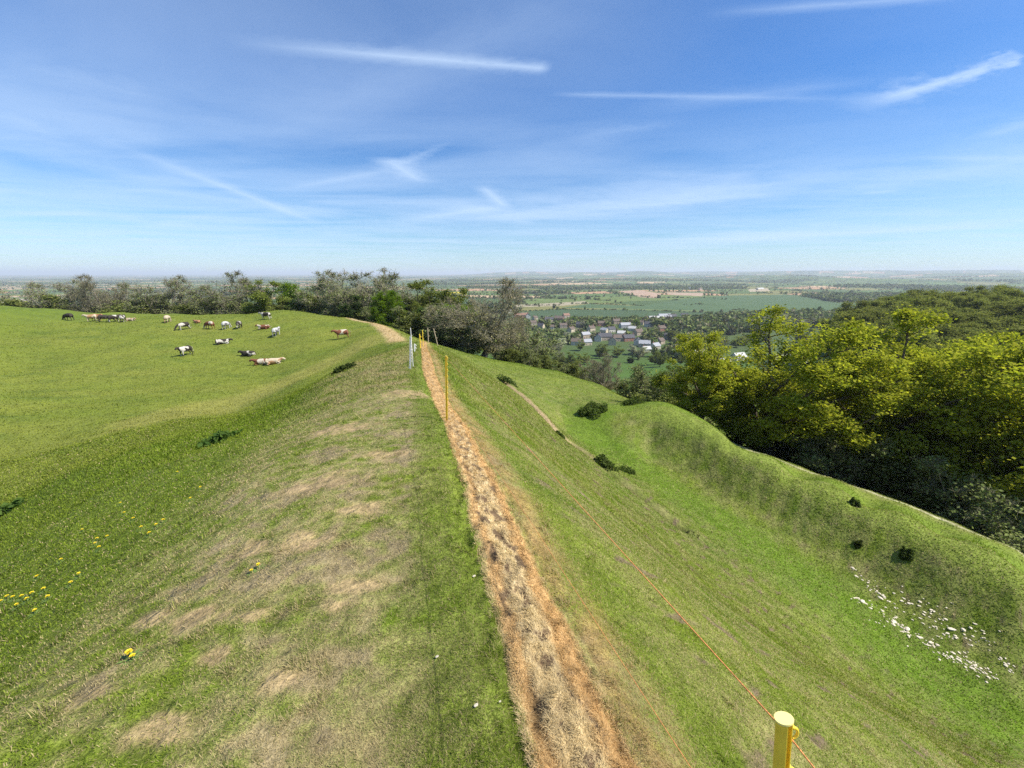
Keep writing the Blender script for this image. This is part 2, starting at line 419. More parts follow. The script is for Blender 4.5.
# materials -------------------------------------------------------
class N:
    def __init__(s, name, tree=None):
        if tree is None:
            s.m = bpy.data.materials.new(name); s.m.use_nodes = True; tree = s.m.node_tree
        s.t = tree; s.t.nodes.clear()
    def n(s, typ, **kw):
        nd = s.t.nodes.new(typ)
        for k, v in kw.items():
            if k.startswith('_'): setattr(nd, k[1:], v)
            else:
                key = int(k[1:]) if k[0] == 'i' and k[1:].isdigit() else k.replace('__', ' ')
                if hasattr(v, 'links') or isinstance(v, bpy.types.NodeSocket): s.t.links.new(v, nd.inputs[key])
                else: nd.inputs[key].default_value = v
        return nd
    def math(s, op, a, b=0.0, c=None, clamp=False):
        nd = s.t.nodes.new('ShaderNodeMath'); nd.operation = op; nd.use_clamp = clamp
        for i, v in enumerate((a, b) if c is None else (a, b, c)):
            if isinstance(v, bpy.types.NodeSocket): s.t.links.new(v, nd.inputs[i])
            else: nd.inputs[i].default_value = v
        return nd.outputs[0]
    def mix(s, f, a, b, blend='MIX'):
        nd = s.t.nodes.new('ShaderNodeMix'); nd.data_type = 'RGBA'; nd.blend_type = blend; nd.clamp_factor = True
        for key, v in ((0, f), (6, a), (7, b)):
            if isinstance(v, bpy.types.NodeSocket): s.t.links.new(v, nd.inputs[key])
            elif key == 0: nd.inputs[0].default_value = v
            else: nd.inputs[key].default_value = (*v, 1) if len(v) == 3 else v
        return nd.outputs[2]
    def noise(s, vec, scale, detail=3, rough=.6, dist=0):
        nd = s.n('ShaderNodeTexNoise', Scale=scale, Detail=detail, Roughness=rough, Distortion=dist)
        if vec is not None: s.t.links.new(vec, nd.inputs['Vector'])
        return nd.outputs[0]
    def ramp(s, f, a, b, lo=0., hi=1.):
        nd = s.n('ShaderNodeMapRange'); nd.clamp = True
        for i, v in enumerate((f, a, b, lo, hi)):
            if isinstance(v, bpy.types.NodeSocket): s.t.links.new(v, nd.inputs[i])
            else: nd.inputs[i].default_value = v
        return nd.outputs[0]
    def out(s, sh, vol=None):
        o = s.t.nodes.new('ShaderNodeOutputMaterial')
        if sh: s.t.links.new(sh, o.inputs['Surface'])
        if vol: s.t.links.new(vol, o.inputs['Volume'])
        return s.m

def mat_ground():
    N_ = N('turf_ground'); pos = N_.n('ShaderNodeNewGeometry').outputs['Position']
    col = N_.n('ShaderNodeVertexColor', _layer_name='Col').outputs[0]
    n1 = N_.noise(pos, 9, 4, .7); n2 = N_.noise(pos, 45, 3, .7); n3 = N_.noise(pos, 1.7, 4, .7)
    f = N_.math('MULTIPLY', N_.ramp(n1, .3, .7, .62, 1.38), N_.ramp(n3, .3, .7, .8, 1.2))
    f = N_.math('MULTIPLY', f, N_.ramp(n2, .3, .7, .75, 1.25))
    v = N_.n('ShaderNodeVectorMath', _operation='SCALE'); N_.t.links.new(col, v.inputs[0]); N_.t.links.new(f, v.inputs['Scale'])
    h = N_.math('ADD', N_.math('MULTIPLY', n1, .05), N_.math('MULTIPLY', n2, .012))
    h = N_.math('ADD', h, N_.math('MULTIPLY', n3, .16))
    b = N_.n('ShaderNodeBump', Strength=.8, Distance=1.0, Height=h)
    p = N_.n('ShaderNodeBsdfPrincipled', Roughness=.95, Normal=b.outputs[0])
    p.inputs['Specular IOR Level'].default_value = .15
    N_.t.links.new(v.outputs[0], p.inputs['Base Color'])
    return N_.out(p.outputs[0])

def mat_leaf(name, base=None, trans=.35, var=.25, hue=(1, .85, .6), attr=True):
    N_ = N(name)
    rnd = N_.n('ShaderNodeObjectInfo').outputs['Random']
    if attr: c = N_.n('ShaderNodeVertexColor', _layer_name='Col').outputs[0]
    else: c = N_.n('ShaderNodeRGB').outputs[0]; c.default_value = (*base, 1)
    if var:
        c = N_.mix(N_.math('MULTIPLY', rnd, var * .7), c, (hue[0] * .09, hue[1] * .10, hue[2] * .05))
        f = N_.ramp(N_.math('FRACT', N_.math('MULTIPLY', rnd, 7.3)), 0, 1, 1 - var, 1 + var)
        v = N_.n('ShaderNodeVectorMath', _operation='SCALE'); N_.t.links.new(c, v.inputs[0]); N_.t.links.new(f, v.inputs['Scale']); c = v.outputs[0]
    d = N_.n('ShaderNodeBsdfDiffuse'); t = N_.n('ShaderNodeBsdfTranslucent')
    N_.t.links.new(c, d.inputs[0])
    tc = N_.mix(1.0, c, (1.1, 1.15, .6), 'MULTIPLY'); N_.t.links.new(tc, t.inputs[0])
    ms = N_.n('ShaderNodeMixShader', Fac=trans); N_.t.links.new(d.outputs[0], ms.inputs[1]); N_.t.links.new(t.outputs[0], ms.inputs[2])
    return N_.out(ms.outputs[0])

def mat_simple(name, c, rough=.7, noise=None, amt=.25, bump=0, spec=.3, c2=None):
    N_ = N(name)
    p = N_.n('ShaderNodeBsdfPrincipled', Roughness=rough); p.inputs['Specular IOR Level'].default_value = spec
    if noise:
        tc = N_.n('ShaderNodeTexCoord').outputs['Object']
        nn = N_.noise(tc, noise, 4, .65)
        cc = N_.mix(N_.ramp(nn, .35, .65), tuple(v * (1 - amt) for v in c), c2 or tuple(min(v * (1 + amt), .95) for v in c))
        N_.t.links.new(cc, p.inputs['Base Color'])
        if bump:
            b = N_.n('ShaderNodeBump', Strength=.6, Distance=bump, Height=nn); N_.t.links.new(b.outputs[0], p.inputs['Normal'])
    else: p.inputs['Base Color'].default_value = (*c, 1)
    return N_.out(p.outputs[0])

# ------------------------------------------------------------------ ground sheet
def polar_grid():
    a1 = np.linspace(-math.radians(68), math.radians(68), 1250)
    a2 = np.linspace(math.radians(68), math.radians(292), 122)[1:-1]
    az = np.concatenate([a1, a2])
    rr = [.25]
    while rr[-1] < 42000:
        r = rr[-1]
        rr.append(r * (1.0085 if r < 40 else 1.011 if r < 300 else 1.012 if r < 3000 else 1.03))
    rr = np.array(rr)
    A, R = np.meshgrid(az, rr)
    x = (R * np.sin(A)).ravel(); y = (R * np.cos(A)).ravel()
    na, nr = len(az), len(rr)
    i = np.arange(nr - 1)[:, None] * na; j = np.arange(na)[None]
    j2 = (j + 1) % na
    q = np.stack([i + j, i + j2, i + na + j2, i + na + j], -1).reshape(-1, 4)[:, ::-1]
    c = len(x)
    x = np.r_[x, 0]; y = np.r_[y, 0]
    t = np.stack([np.full(na, c), (np.arange(na) + 1) % na, np.arange(na)], -1)
    return x, y, q, t
gx, gy, gq, gt = polar_grid()
gz = zt(gx, gy)
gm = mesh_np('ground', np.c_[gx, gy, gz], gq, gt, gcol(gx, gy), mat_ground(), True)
ground = prop(link('ground', gm), 'green hill ramparts, ditch and the farmed plain beyond', kind='structure')
del gx, gy, gq, gt

# ------------------------------------------------------------------ grass blades (uncountable)
def blades(name, n, r0, r1, azr, keep, colf, hlen, mat, label, seed, power=1.0, flat=.9, cat='grass', wmul=1.0, cen=(0, 0)):
    g = np.random.default_rng(seed)
    t = g.random(n) ** power
    r = np.exp(math.log(r0) + t * (math.log(r1) - math.log(r0)))
    a = g.uniform(-azr, azr, n)
    x, y = r * np.sin(a) + cen[0], r * np.cos(a) + cen[1]
    k = keep(x, y, g); x, y = x[k], y[k]; n = len(x); r = np.hypot(x, y)
    z = zt(x, y)
    L_ = hlen(x, y, r, g)
    w = np.maximum(.0013, r * .0010) * g.uniform(.7, 1.4, n) * wmul
    th = g.random(n) * 2 * math.pi
    # tufts lean together
    th = th * .8 + 1.6 * math.pi * pn(x / .12, y / .12, 111) + .9
    tilt = np.clip(np.abs(g.normal(flat, .35, n)), .05, 1.45)
    dx, dy, dz = np.sin(tilt) * np.cos(th), np.sin(tilt) * np.sin(th), np.cos(tilt)
    # lean along the slope
    e = .05
    gxn = (zt(x + e, y) - z) / e; gyn = (zt(x, y + e) - z) / e
    sx, sy = -np.sin(th), np.cos(th)
    b = np.c_[x, y, z - .004]
    side = np.c_[sx, sy, gxn * sx + gyn * sy] * (w / 2)[:, None]
    d = np.c_[dx, dy, dz + gxn * dx + gyn * dy]
    mid = b + d * (L_ * .55)[:, None] + np.c_[np.zeros(n), np.zeros(n), L_ * .10]
    tip = b + d * L_[:, None] * np.array([1, 1, .82])
    V = np.stack([b - side, b + side, mid + side * .8, mid - side * .8, tip], 1).reshape(-1, 3)
    i = np.arange(n) * 5
    Q = np.stack([i, i + 1, i + 2, i + 3], 1); T = np.stack([i + 3, i + 2, i + 4], 1)
    c = colf(x, y, g)
    c = np.repeat(c, 5, 0)
    o = link(name, mesh_np(name, V, Q, T, c, mat))
    return prop(o, label, cat, kind='stuff')

grass_m = mat_leaf('grass_blade', trans=.3, var=0)
def turf_keep(x, y, g):
    ds, _ = dist_line(x, y, STRIP)
    d3, a3 = dist_line(x, y, SCAR)
    return (g.random(len(x)) > scuff(x, y, ds) * .7) & ((np.abs(d3) > .4) | (a3 > 21)) & ((np.abs(ds) > .15 + .055 * g.random(len(x))) | (y < -1.2)) & (g.random(len(x)) > barez(x, y) * .75)
def turf_col(x, y, g):
    n = len(x)
    dry, ds = patches(x, y)
    base = gcol(x, y)
    cg = lerp(np.tile(GA * 1.25, (n, 1)), GB * 1.5, g.random(n))
    cg = lerp(cg, base * 1.5, np.full(n, .45)) * g.uniform(.6, 1.3, n)[:, None]
    cg = lerp(cg, GD * 1.3, (g.random(n) < .22) * .8)
    st = lerp(np.tile(STRAW * 1.75, (n, 1)), STRAW * .9, g.random(n))
    m = g.random(n) < np.clip(dry * 1.0 + .11, 0, .92)
    cg[m] = st[m]
    cg *= (1 - .2 * sm(-.02, -.12, ds) * sm(-.9, -.5, ds))[:, None]
    halo = sm(.75, .3, ds) * sm(.1, .25, ds)
    m = g.random(n) < halo * .75
    cg[m] = lerp(np.tile(ORANGE * .8, (n, 1)), STRAW * 1.3, g.random(n))[m]
    return cg
def turf_len(x, y, r, g):
    dry, ds = patches(x, y)
    lush = sm(-1.6, -3, ds) * .6 + sm(.3, 1.2, ds) * .5
    tuft = 1 + 1.3 * sm(.25, .5, fbm(x / .18, y / .18, 131, 3))
    return tuft * (.011 + .018 * g.random(len(x)) ** 1.5 + .006 * lush) * (1 + r * .05) * (1 - .2 * dry)
blades('turf_grass', 1150000, .55, 26, math.radians(66), turf_keep, turf_col, turf_len, grass_m, 'short green and straw-coloured turf covering the rampart', 5, power=.85)

def outside_main(x, y, azm, rm): return (np.hypot(x, y) < rm) | (np.abs(np.arctan2(x, y)) > azm)
blades('turf_grass', 420000, .35, 9, math.pi, lambda x, y, g: turf_keep(x, y, g) & outside_main(x, y, math.radians(66), .55), turf_col, turf_len, grass_m, 'short green turf at the photographer\'s feet and behind', 15, power=.7, cen=(-.3, -.7))
def strip_keep(x, y, g):
    ds, _ = dist_line(x, y, STRIP)
    return (np.abs(ds) < .198) & (y < 31)
def strip_col(x, y, g):
    n = len(x); ds, _ = dist_line(x, y, STRIP)
    wob = .035 * pn(x / .3, y / .5, 92) + .02 * pn(x / .1, y / .1, 93); e = ds + wob
    ridge = np.maximum(sm(.09, .02, np.abs(e - .13)), .8 * sm(.06, .02, np.abs(e + .13)))
    ridge = np.maximum(ridge, .9 * sm(1.8, 5, np.hypot(x, y)))
    c = lerp(np.tile(PALE * 1.1, (n, 1)), ORANGE * 1.2, np.clip(ridge * 1.1 * g.uniform(.5, 1.2, n), 0, 1))
    return c * g.uniform(.6, 1.25, n)[:, None]
def strip_keep2(x, y, g):
    k = strip_keep(x, y, g)
    ds, _ = dist_line(x, y, STRIP)
    hole = sm(-.02, .22, fbm(x / .10, y / .16, 94, 4)) * sm(.15, .09, np.abs(ds + .01))
    return k & (g.random(len(x)) > hole * .93)
blades('dead_grass', 900000, .6, 30, math.radians(40), strip_keep2, strip_col, lambda x, y, r, g: (.014 + .024 * g.random(len(x))) * (1 + r * .05), grass_m,
       'orange and straw dead grass matted along the fence line', 6, flat=1.15)

blades('dead_grass', 260000, .2, 6, math.pi, lambda x, y, g: strip_keep2(x, y, g) & outside_main(x, y, math.radians(40), .6), strip_col, lambda x, y, r, g: (.014 + .024 * g.random(len(x))), grass_m,
       'dead straw continuing along the fence line behind the nearest post', 16, flat=1.15, cen=(.4, -.3))
# coarser tussocks farther off, on field, bank and second bank
def far_len(x, y, r, g):
    return (.035 + .05 * g.random(len(x))) * (1 + r * .006)
def far_col(x, y, g):
    n = len(x); c = gcol(x, y) * 1.25
    return c * g.uniform(.7, 1.35, n)[:, None]
blades('tussock_grass', 330000, 9, 95, math.radians(60), lambda x, y, g: (np.abs(dist_line(x, y, STRIP)[0]) > .4) & (np.abs(dist_line(x, y, SCAR)[0]) > .45), far_col, far_len, grass_m,
       'coarser tussocky grass on the banks and the field', 8, power=.9, flat=.6, wmul=1.0)

# ------------------------------------------------------------------ trees
def tubes(segs, sides):
    """segs: array (n, 8): p0 p1 r0 r1 -> open frusta"""
    s = np.asarray(segs, float); n = len(s)
    p0, p1, r0, r1 = s[:, :3], s[:, 3:6], s[:, 6], s[:, 7]
    d = p1 - p0; d /= np.linalg.norm(d, axis=1)[:, None] + 1e-9
    ref = np.where(np.abs(d[:, 2:]) > .9, [[1., 0, 0]], [[0, 0, 1.]])
    u = np.cross(d, ref); u /= np.linalg.norm(u, axis=1)[:, None] + 1e-9
    v = np.cross(d, u)
    a = np.arange(sides) * 2 * math.pi / sides
    ring = u[:, None] * np.cos(a)[None, :, None] + v[:, None] * np.sin(a)[None, :, None]
    V = np.concatenate([p0[:, None] + ring * r0[:, None, None], p1[:, None] + ring * r1[:, None, None]], 1).reshape(-1, 3)
    i = np.arange(n)[:, None] * 2 * sides; k = np.arange(sides)[None]; k2 = (k + 1) % sides
    Q = np.stack([i + k, i + k2, i + sides + k2, i + sides + k], -1).reshape(-1, 4)
    return V, Q

def leaf_quads(c, size, g, up=.5):
    n = len(c)
    nrm = g.normal(size=(n, 3)); nrm[:, 2] = np.abs(nrm[:, 2]) + up; nrm /= np.linalg.norm(nrm, axis=1)[:, None]
    t = np.cross(nrm, g.normal(size=(n, 3))); t /= np.linalg.norm(t, axis=1)[:, None] + 1e-9
    b = np.cross(nrm, t)
    s = (size * g.uniform(.6, 1.3, n))[:, None]
    V = np.stack([c - t * s * .5, c - b * s * .35 + t * s * .05, c + t * s * .55, c + b * s * .35], 1).reshape(-1, 3)
    i = np.arange(n) * 4
    return V, np.stack([i, i + 1, i + 2, i + 3], 1)

def skeleton(g, H, R, trunk_h, trunk_r, nl, cz=.6, counts=(8, 6), lean=0., up=.25, az=.42, spread=1.0, wander=.22):
    """returns segments by level and twig points"""
    segs = [[], [], [], [], []]; tips = []
    cen = np.array([lean, 0, H * cz]); ax = np.array([R, R, H * az])
    def line(p, d, L_, r0, r1, k, lvl, trop, wd=None):
        wd = wander if wd is None else wd
        pts = [p]; step = L_ / k
        for i in range(k):
            d = d + g.normal(size=3) * wd + np.array([0, 0, trop]); d = d / np.linalg.norm(d)
            q = pts[-1] + d * step
            if lvl >= 1 and (np.abs((q - cen) / ax) ** 2.8).sum() > 1.0: q = pts[-1] + d * .02
            t0, t1 = i / k, (i + 1) / k
            segs[lvl].append([*pts[-1], *q, r0 + (r1 - r0) * t0, r0 + (r1 - r0) * t1]); pts.append(q)
        return np.array(pts), d
    tp, d = line(np.array([0., 0, -.8]), np.array([lean * .1, 0, 1.]), trunk_h + .8, trunk_r * 1.25, trunk_r * .8, 5, 0, .2)
    segs[0].insert(0, [0, 0, -.9, 0, 0, .35, trunk_r * 1.9, trunk_r * 1.15])
    for i in range(nl):
        ph = i * 2.4 + g.uniform(-.4, .4); el = math.asin(np.clip(1 - 1.25 * (i + .5) / nl, -.2, .98)) + g.uniform(-.1, .1)
        dr = np.array([math.cos(ph) * math.cos(el) * spread, math.sin(ph) * math.cos(el) * spread, math.sin(el)]); dr /= np.linalg.norm(dr)
        st = tp[-1] if i < nl * .5 else tp[3] * g.uniform(.5, 1) + tp[-1] * .0 + (tp[-1] - tp[3]) * g.random() if False else tp[-1] - np.array([0, 0, trunk_h * .35]) * (i / nl) * g.random()
        # length to the crown boundary
        rel = (st - cen) / ax; dd = dr / ax
        A = dd @ dd; B = rel @ dd; Cc = rel @ rel - 1
        disc = max(B * B - A * Cc, .01); L_ = max((-B + math.sqrt(disc)) / A, R * .35) * g.uniform(.9, 1.12)
        lr = trunk_r * g.uniform(.42, .6)
        pts, de = line(st, dr + np.array([0, 0, .1]), L_, lr, lr * .18, 7, 1, up * .1, wander * .6)
        for j in range(counts[0]):
            f = .22 + .78 * (j + .5) / counts[0]; idx = f * 7; k = min(int(idx), 6); sp = pts[k] + (pts[k + 1] - pts[k]) * (idx - k)
            ld = pts[k + 1] - pts[k]; ld /= np.linalg.norm(ld)
            nd = ld * .55 + g.normal(size=3) * .62 + np.array([0, 0, up]); nd /= np.linalg.norm(nd)
            l2 = L_ * g.uniform(.24, .4) * (1.15 - .45 * f)
            r2 = lr * .34 * (1.1 - .6 * f)
            p2, _ = line(sp, nd, l2, r2, r2 * .3, 4, 2, up * .3)
            for q in range(counts[1]):
                f2 = .2 + .8 * (q + .5) / counts[1]; id2 = f2 * 4; k2 = min(int(id2), 3); s2 = p2[k2] + (p2[k2 + 1] - p2[k2]) * (id2 - k2)
                l_ = p2[k2 + 1] - p2[k2]; l_ /= np.linalg.norm(l_)
                n2 = l_ * .6 + g.normal(size=3) * .6 + np.array([0, 0, up]); n2 /= np.linalg.norm(n2)
                l3 = l2 * g.uniform(.3, .5)
                p3, _ = line(s2, n2, l3, r2 * .35, r2 * .12, 2, 3, up * .3)
                tips.append((p3[1], p3[2], n2, l3, r2))
            tips.append((p2[-2], p2[-1], nd, l2 * .4, r2))
    return segs, tips

def join(parts):
    V, Q, o = [], [], 0
    for v, q in parts: V.append(v); Q.append(q + o); o += len(v)
    return np.concatenate(V), np.concatenate(Q)

bark = mat_simple('bark', (.10, .078, .055), .9, 3, .4, .03)
bark_grey = mat_simple('grey_bark', (.22, .185, .145), .9, 3, .35, .03)
leaf_m = mat_leaf('tree_leaf', trans=.5, var=.16)
leaf_oak = mat_leaf('oak_leaf', trans=.5, var=.06)
leaf_far = mat_leaf('tree_leaf_distant', trans=.35, var=.25)
twig_m = mat_leaf('twig', trans=.1, var=.15, hue=(1.4, 1.5, 1.4))

def tree_proto(kind, seed, H, R, **k):
    g = np.random.default_rng(seed)
    leaves = k.pop('leaves', 30); lsize = k.pop('lsize', .2); sig = k.pop('sig', .4); colr = k.pop('col'); colr2 = k.pop('col2'); extra = k.pop('twigs', 0); bk = k.pop('bark', bark); lm = k.pop('lm', leaf_m); lup = k.pop('lup', .7); twc = k.pop('twc', (.20, .165, .125))
    minr = k.pop('minr', .012)
    segs, tips = skeleton(g, H, R, **k)
    tr = tubes(np.array(segs[0]), 9); li = tubes(np.array(segs[1]), 6)
    trunk = mesh_np('trunk', *join([tr, li]), mat=bk, smooth=True)
    s2 = np.array(segs[2]); s3 = np.array(segs[3])
    s3[:, 6:] = np.maximum(s3[:, 6:], minr); s2[:, 6:] = np.maximum(s2[:, 6:], minr * 1.3)
    parts = [tubes(s2, 4), tubes(s3, 3)]
    tp = np.array([np.r_[a, b, n, l] for a, b, n, l, _ in tips])
    if extra:
        m = np.repeat(np.arange(len(tp)), extra); t = g.random(len(m))[:, None]
        b0 = tp[m, :3] + (tp[m, 3:6] - tp[m, :3]) * t
        dd = tp[m, 6:9] * .6 + g.normal(size=(len(m), 3)) * .6 + [0, 0, .25]; dd /= np.linalg.norm(dd, axis=1)[:, None]
        e0 = b0 + dd * (tp[m, 9] * g.uniform(.5, 1.1, len(m)))[:, None]
        parts.append(tubes(np.c_[b0, e0, np.full(len(m), minr * .9), np.full(len(m), minr * .5)], 3))
        tw = e0
    V, Q = join(parts)
    ct = np.tile(np.array(twc), (len(V), 1))
    if leaves:
        nl = int(leaves * len(tp))
        m = g.integers(0, len(tp), nl); t = g.uniform(0, 1.15, nl)[:, None]
        c = tp[m, :3] + (tp[m, 3:6] - tp[m, :3]) * t + g.normal(size=(nl, 3)) * sig * np.array([1, 1, .6])
        V2, Q2 = leaf_quads(c, lsize, g, lup)
        cl = np.asarray(colr)[None] + (np.asarray(colr2) - np.asarray(colr))[None] * np.clip(g.normal(.4, .3, nl), 0, 1)[:, None]
        clump = g.uniform(.8, 1.2, len(tp))[m]
        cl = cl * clump[:, None]
        Q = np.concatenate([Q, Q2 + len(V)]); V = np.concatenate([V, V2]); ct = np.concatenate([ct, np.repeat(cl, 4, 0)])
    zmax = np.percentile(V[:, 2], 99.8)
    V = V * np.array([1, 1, H / zmax]); co = np.empty(len(trunk.vertices) * 3, np.float32); trunk.vertices.foreach_get('co', co); co = co.reshape(-1, 3); co[:, 2] *= H / zmax; trunk.vertices.foreach_set('co', co.ravel()); trunk.update()
    crown = mesh_np('crown', V, Q, cols=ct, mat=lm)
    return trunk, crown

OAK1, OAK2 = (.23, .275, .03), (.46, .445, .05)
K = {}
K['oak_tree'] = [tree_proto('oak', s, 15, 6.3, trunk_h=4.4, trunk_r=.42, nl=22, counts=(8, 6), leaves=60, lsize=.24, sig=.33, col=OAK1, col2=OAK2, cz=.60, az=.40, up=.12, lm=leaf_oak) for s in (1, 2, 3)]
K['leafing_tree'] = [tree_proto('leafing', s, 12, 5.2, trunk_h=3, trunk_r=.26, nl=17, counts=(6, 5), leaves=44, lsize=.3, sig=.42, col=(.12, .165, .03), col2=(.22, .24, .06), lm=leaf_far) for s in (4, 5)]
K['bare_tree'] = [tree_proto('bare', s, 13, 5.8, trunk_h=2.6, trunk_r=.28, nl=20, counts=(8, 6), leaves=24, lsize=.22, sig=.5, col=(.13, .17, .045), col2=(.22, .24, .10), twigs=9, bark=bark_grey, lm=twig_m, up=.2, minr=.03, twc=(.27, .245, .18)) for s in (6, 7, 8)]
K['bare_oak'] = [tree_proto('bareoak', s, 12, 7.0, trunk_h=2.4, trunk_r=.42, nl=16, counts=(8, 6), leaves=12, lsize=.18, sig=.35, col=(.18, .17, .07), col2=(.25, .22, .12), twigs=10, bark=bark_grey, lm=twig_m, up=.2, minr=.02, twc=(.21, .195, .14), cz=.57, az=.45, wander=.3) for s in (9,)]
K['hawthorn_bush'] = [tree_proto('bush', s, 4.5, 2.9, trunk_h=.5, trunk_r=.14, nl=11, counts=(5, 5), leaves=34, lsize=.24, sig=.32, col=(.09, .12, .03), col2=(.19, .20, .06), cz=.5, az=.5, lm=leaf_far, twigs=2) for s in (10, 11)]
K['leaf_bare_bush'] = [tree_proto('bbush', s, 6, 3.3, trunk_h=.6, trunk_r=.16, nl=11, counts=(6, 5), leaves=16, lsize=.2, sig=.3, col=(.12, .16, .04), col2=(.22, .24, .09), cz=.5, az=.5, twigs=6, bark=bark_grey, lm=twig_m, minr=.02, twc=(.20, .19, .12)) for s in (12, 13)]
K['dark_evergreen'] = [tree_proto('dark', s, 11, 3.4, trunk_h=1.5, trunk_r=.22, nl=19, counts=(6, 5), leaves=44, lsize=.32, sig=.4, col=(.035, .07, .02), col2=(.07, .115, .03), cz=.5, az=.5, lm=leaf_far) for s in (14,)]
K['bright_tree'] = [tree_proto('bright', s, 12, 5.6, trunk_h=2.2, trunk_r=.26, nl=18, counts=(6, 6), leaves=56, lsize=.32, sig=.45, col=(.12, .22, .018), col2=(.2, .28, .025), cz=.52, az=.47) for s in (15,)]
K['wood_tree'] = [tree_proto('wood', s, 15, 8.0, trunk_h=4, trunk_r=.3, nl=18, counts=(6, 5), leaves=95, lsize=.5, sig=.95, col=(.13, .17, .04), col2=(.32, .32, .08), lup=1.2, cz=.55, az=.44, lm=leaf_far, up=.12) for s in (16, 17)]
K['blossom_tree'] = [tree_proto('blossom', s, 7, 3.5, trunk_h=1.6, trunk_r=.15, nl=9, counts=(5, 5), leaves=50, lsize=.3, sig=.4, col=(.40, .42, .30), col2=(.6, .6, .5), lm=leaf_m) for s in (18,)]
K['copper_tree'] = [tree_proto('copper', s, 11, 5.5, trunk_h=2, trunk_r=.25, nl=10, counts=(6, 5), leaves=46, lsize=.35, sig=.5, col=(.13, .08, .06), col2=(.2, .13, .10), lm=leaf_m) for s in (19,)]
KH = dict(oak_tree=15, leafing_tree=12, bare_tree=13, bare_oak=12, hawthorn_bush=4.5, leaf_bare_bush=6, dark_evergreen=11, bright_tree=12, wood_tree=15, blossom_tree=7, copper_tree=11)
NAMES = dict(leafing_tree='leafing_tree', dark_evergreen='evergreen_tree', bare_oak='bare_tree', leaf_bare_bush='budding_bush', copper_tree='copper_beech')
tcount = [0]
def tree(kind, loc, h, label, group=None, rz=None, sx=1.0):
    tcount[0] += 1
    tr, cr = K[kind][tcount[0] % len(K[kind])]
    s = h / KH[kind]
    e = link(NAMES.get(kind, kind), None, loc=loc, rz=tcount[0] * 2.17 if rz is None else rz, s=(s * sx, s * sx, s))
    e.empty_display_size = .2
    link('trunk', tr, e); link('crown', cr, e)
    return prop(e, label, 'bush' if 'bush' in kind else 'tree', group)

def at(x, y): return Vector((x, y, zt(x, y)[0]))
def atp(u, Y):
    """on the ground in the direction of picture column u (at the horizon) at forward distance Y"""
    d = ray(u, 300); return at(d[0] / d[1] * Y, Y)

def tpx(kind, u, Y, vtop, label, group=None, sx=1.0, hmin=2.0, vm=None):
    """a tree in picture column u at forward distance Y whose top reaches picture row vtop"""
    d = ray(u, vtop if vm is None else vm)
    p = at(d[0] / d[1] * Y, Y); dt = ray(u, vtop)
    h = max(dt[2] / dt[1] * Y - p.z, hmin)
    if kind != 'oak_tree' and h > 13.5 and Y > 109:      # stands farther down the hill than first thought
        Y2 = Y
        for _ in range(60):
            Y2 *= 1.03; p2 = at(d[0] / d[1] * Y2, Y2); h2 = dt[2] / dt[1] * Y2 - p2.z
            if h2 < 12: Y, p, h = Y2, p2, max(h2, 5); break
    if kind != 'oak_tree': sx *= min(1.0, 14.0 / h)
    return tree(kind, (p.x, p.y, p.z - .05), h, label, group, sx=sx)

# --- the oaks below the second bank
OG = 'spring oaks in a row below the outer rampart'
tpx('oak_tree', 704, 34, 333, 'smallest and leftmost of the yellow-green oaks below the rampart, leafing low down its trunk', OG, 1.12, vm=380)
tpx('oak_tree', 797, 33, 313, 'tall yellow-topped oak with a dark forked trunk behind the narrowest part of the grassy bank', OG, 1.12, vm=370)
tpx('oak_tree', 912, 33, 316, 'broadest round-crowned olive green oak in the middle of the row below the rampart', OG, 1.14, vm=380)
tpx('oak_tree', 1008, 28, 342, 'brownish oak at the right edge hanging over the white-lipped terrace', OG, 1.05, vm=400)
tpx('oak_tree', 1120, 24, 360, 'oak just outside the right side of the row', OG, 1.0, vm=420)
tpx('oak_tree', 862, 40, 334, 'oak standing back between the yellow oak and the broadest oak', OG, .8, vm=380)
tpx('oak_tree', 965, 38, 338, 'oak standing back between the broadest oak and the brownish oak', OG, .8, vm=380)
tpx('bright_tree', 735, 37, 405, 'low bright green maple filling the gap under the leftmost oak', OG, 1.0, vm=420)
tpx('leaf_bare_bush', 838, 29, 425, 'shaded understorey bush below the gap between the two big oaks', 'dark bushes under the oaks', 1.2, vm=450)
tpx('leaf_bare_bush', 962, 24, 462, 'grey twiggy bush tangled with pale dead branches under the broadest oak', 'dark bushes under the oaks', 1.1, vm=490)
tpx('hawthorn_bush', 775, 34, 430, 'round dark thorn bush at the foot of the tall yellow-topped oak', 'dark bushes under the oaks', 1.1, vm=440)
tpx('dark_evergreen', 820, 38, 395, 'dark holly deep in the shade behind the big oaks', 'dark bushes under the oaks', 1.3, vm=430)
tpx('hawthorn_bush', 905, 27, 462, 'dark thorn bush at the terrace edge in front of the broadest oak', 'dark bushes under the oaks', 1.2, vm=480)
tpx('dark_evergreen', 985, 29, 440, 'dark holly behind the twiggy bush near the right edge', 'dark bushes under the oaks', 1.3, vm=460)
tpx('leaf_bare_bush', 1015, 21, 488, 'shaded bush at the right edge, beneath the brownish oak', 'dark bushes under the oaks', 1.1, vm=510)
tpx('hawthorn_bush', 945, 30, 450, 'dark bush in the hollow between the broadest oak and the brownish oak', 'dark bushes under the oaks', 1.3, vm=470)

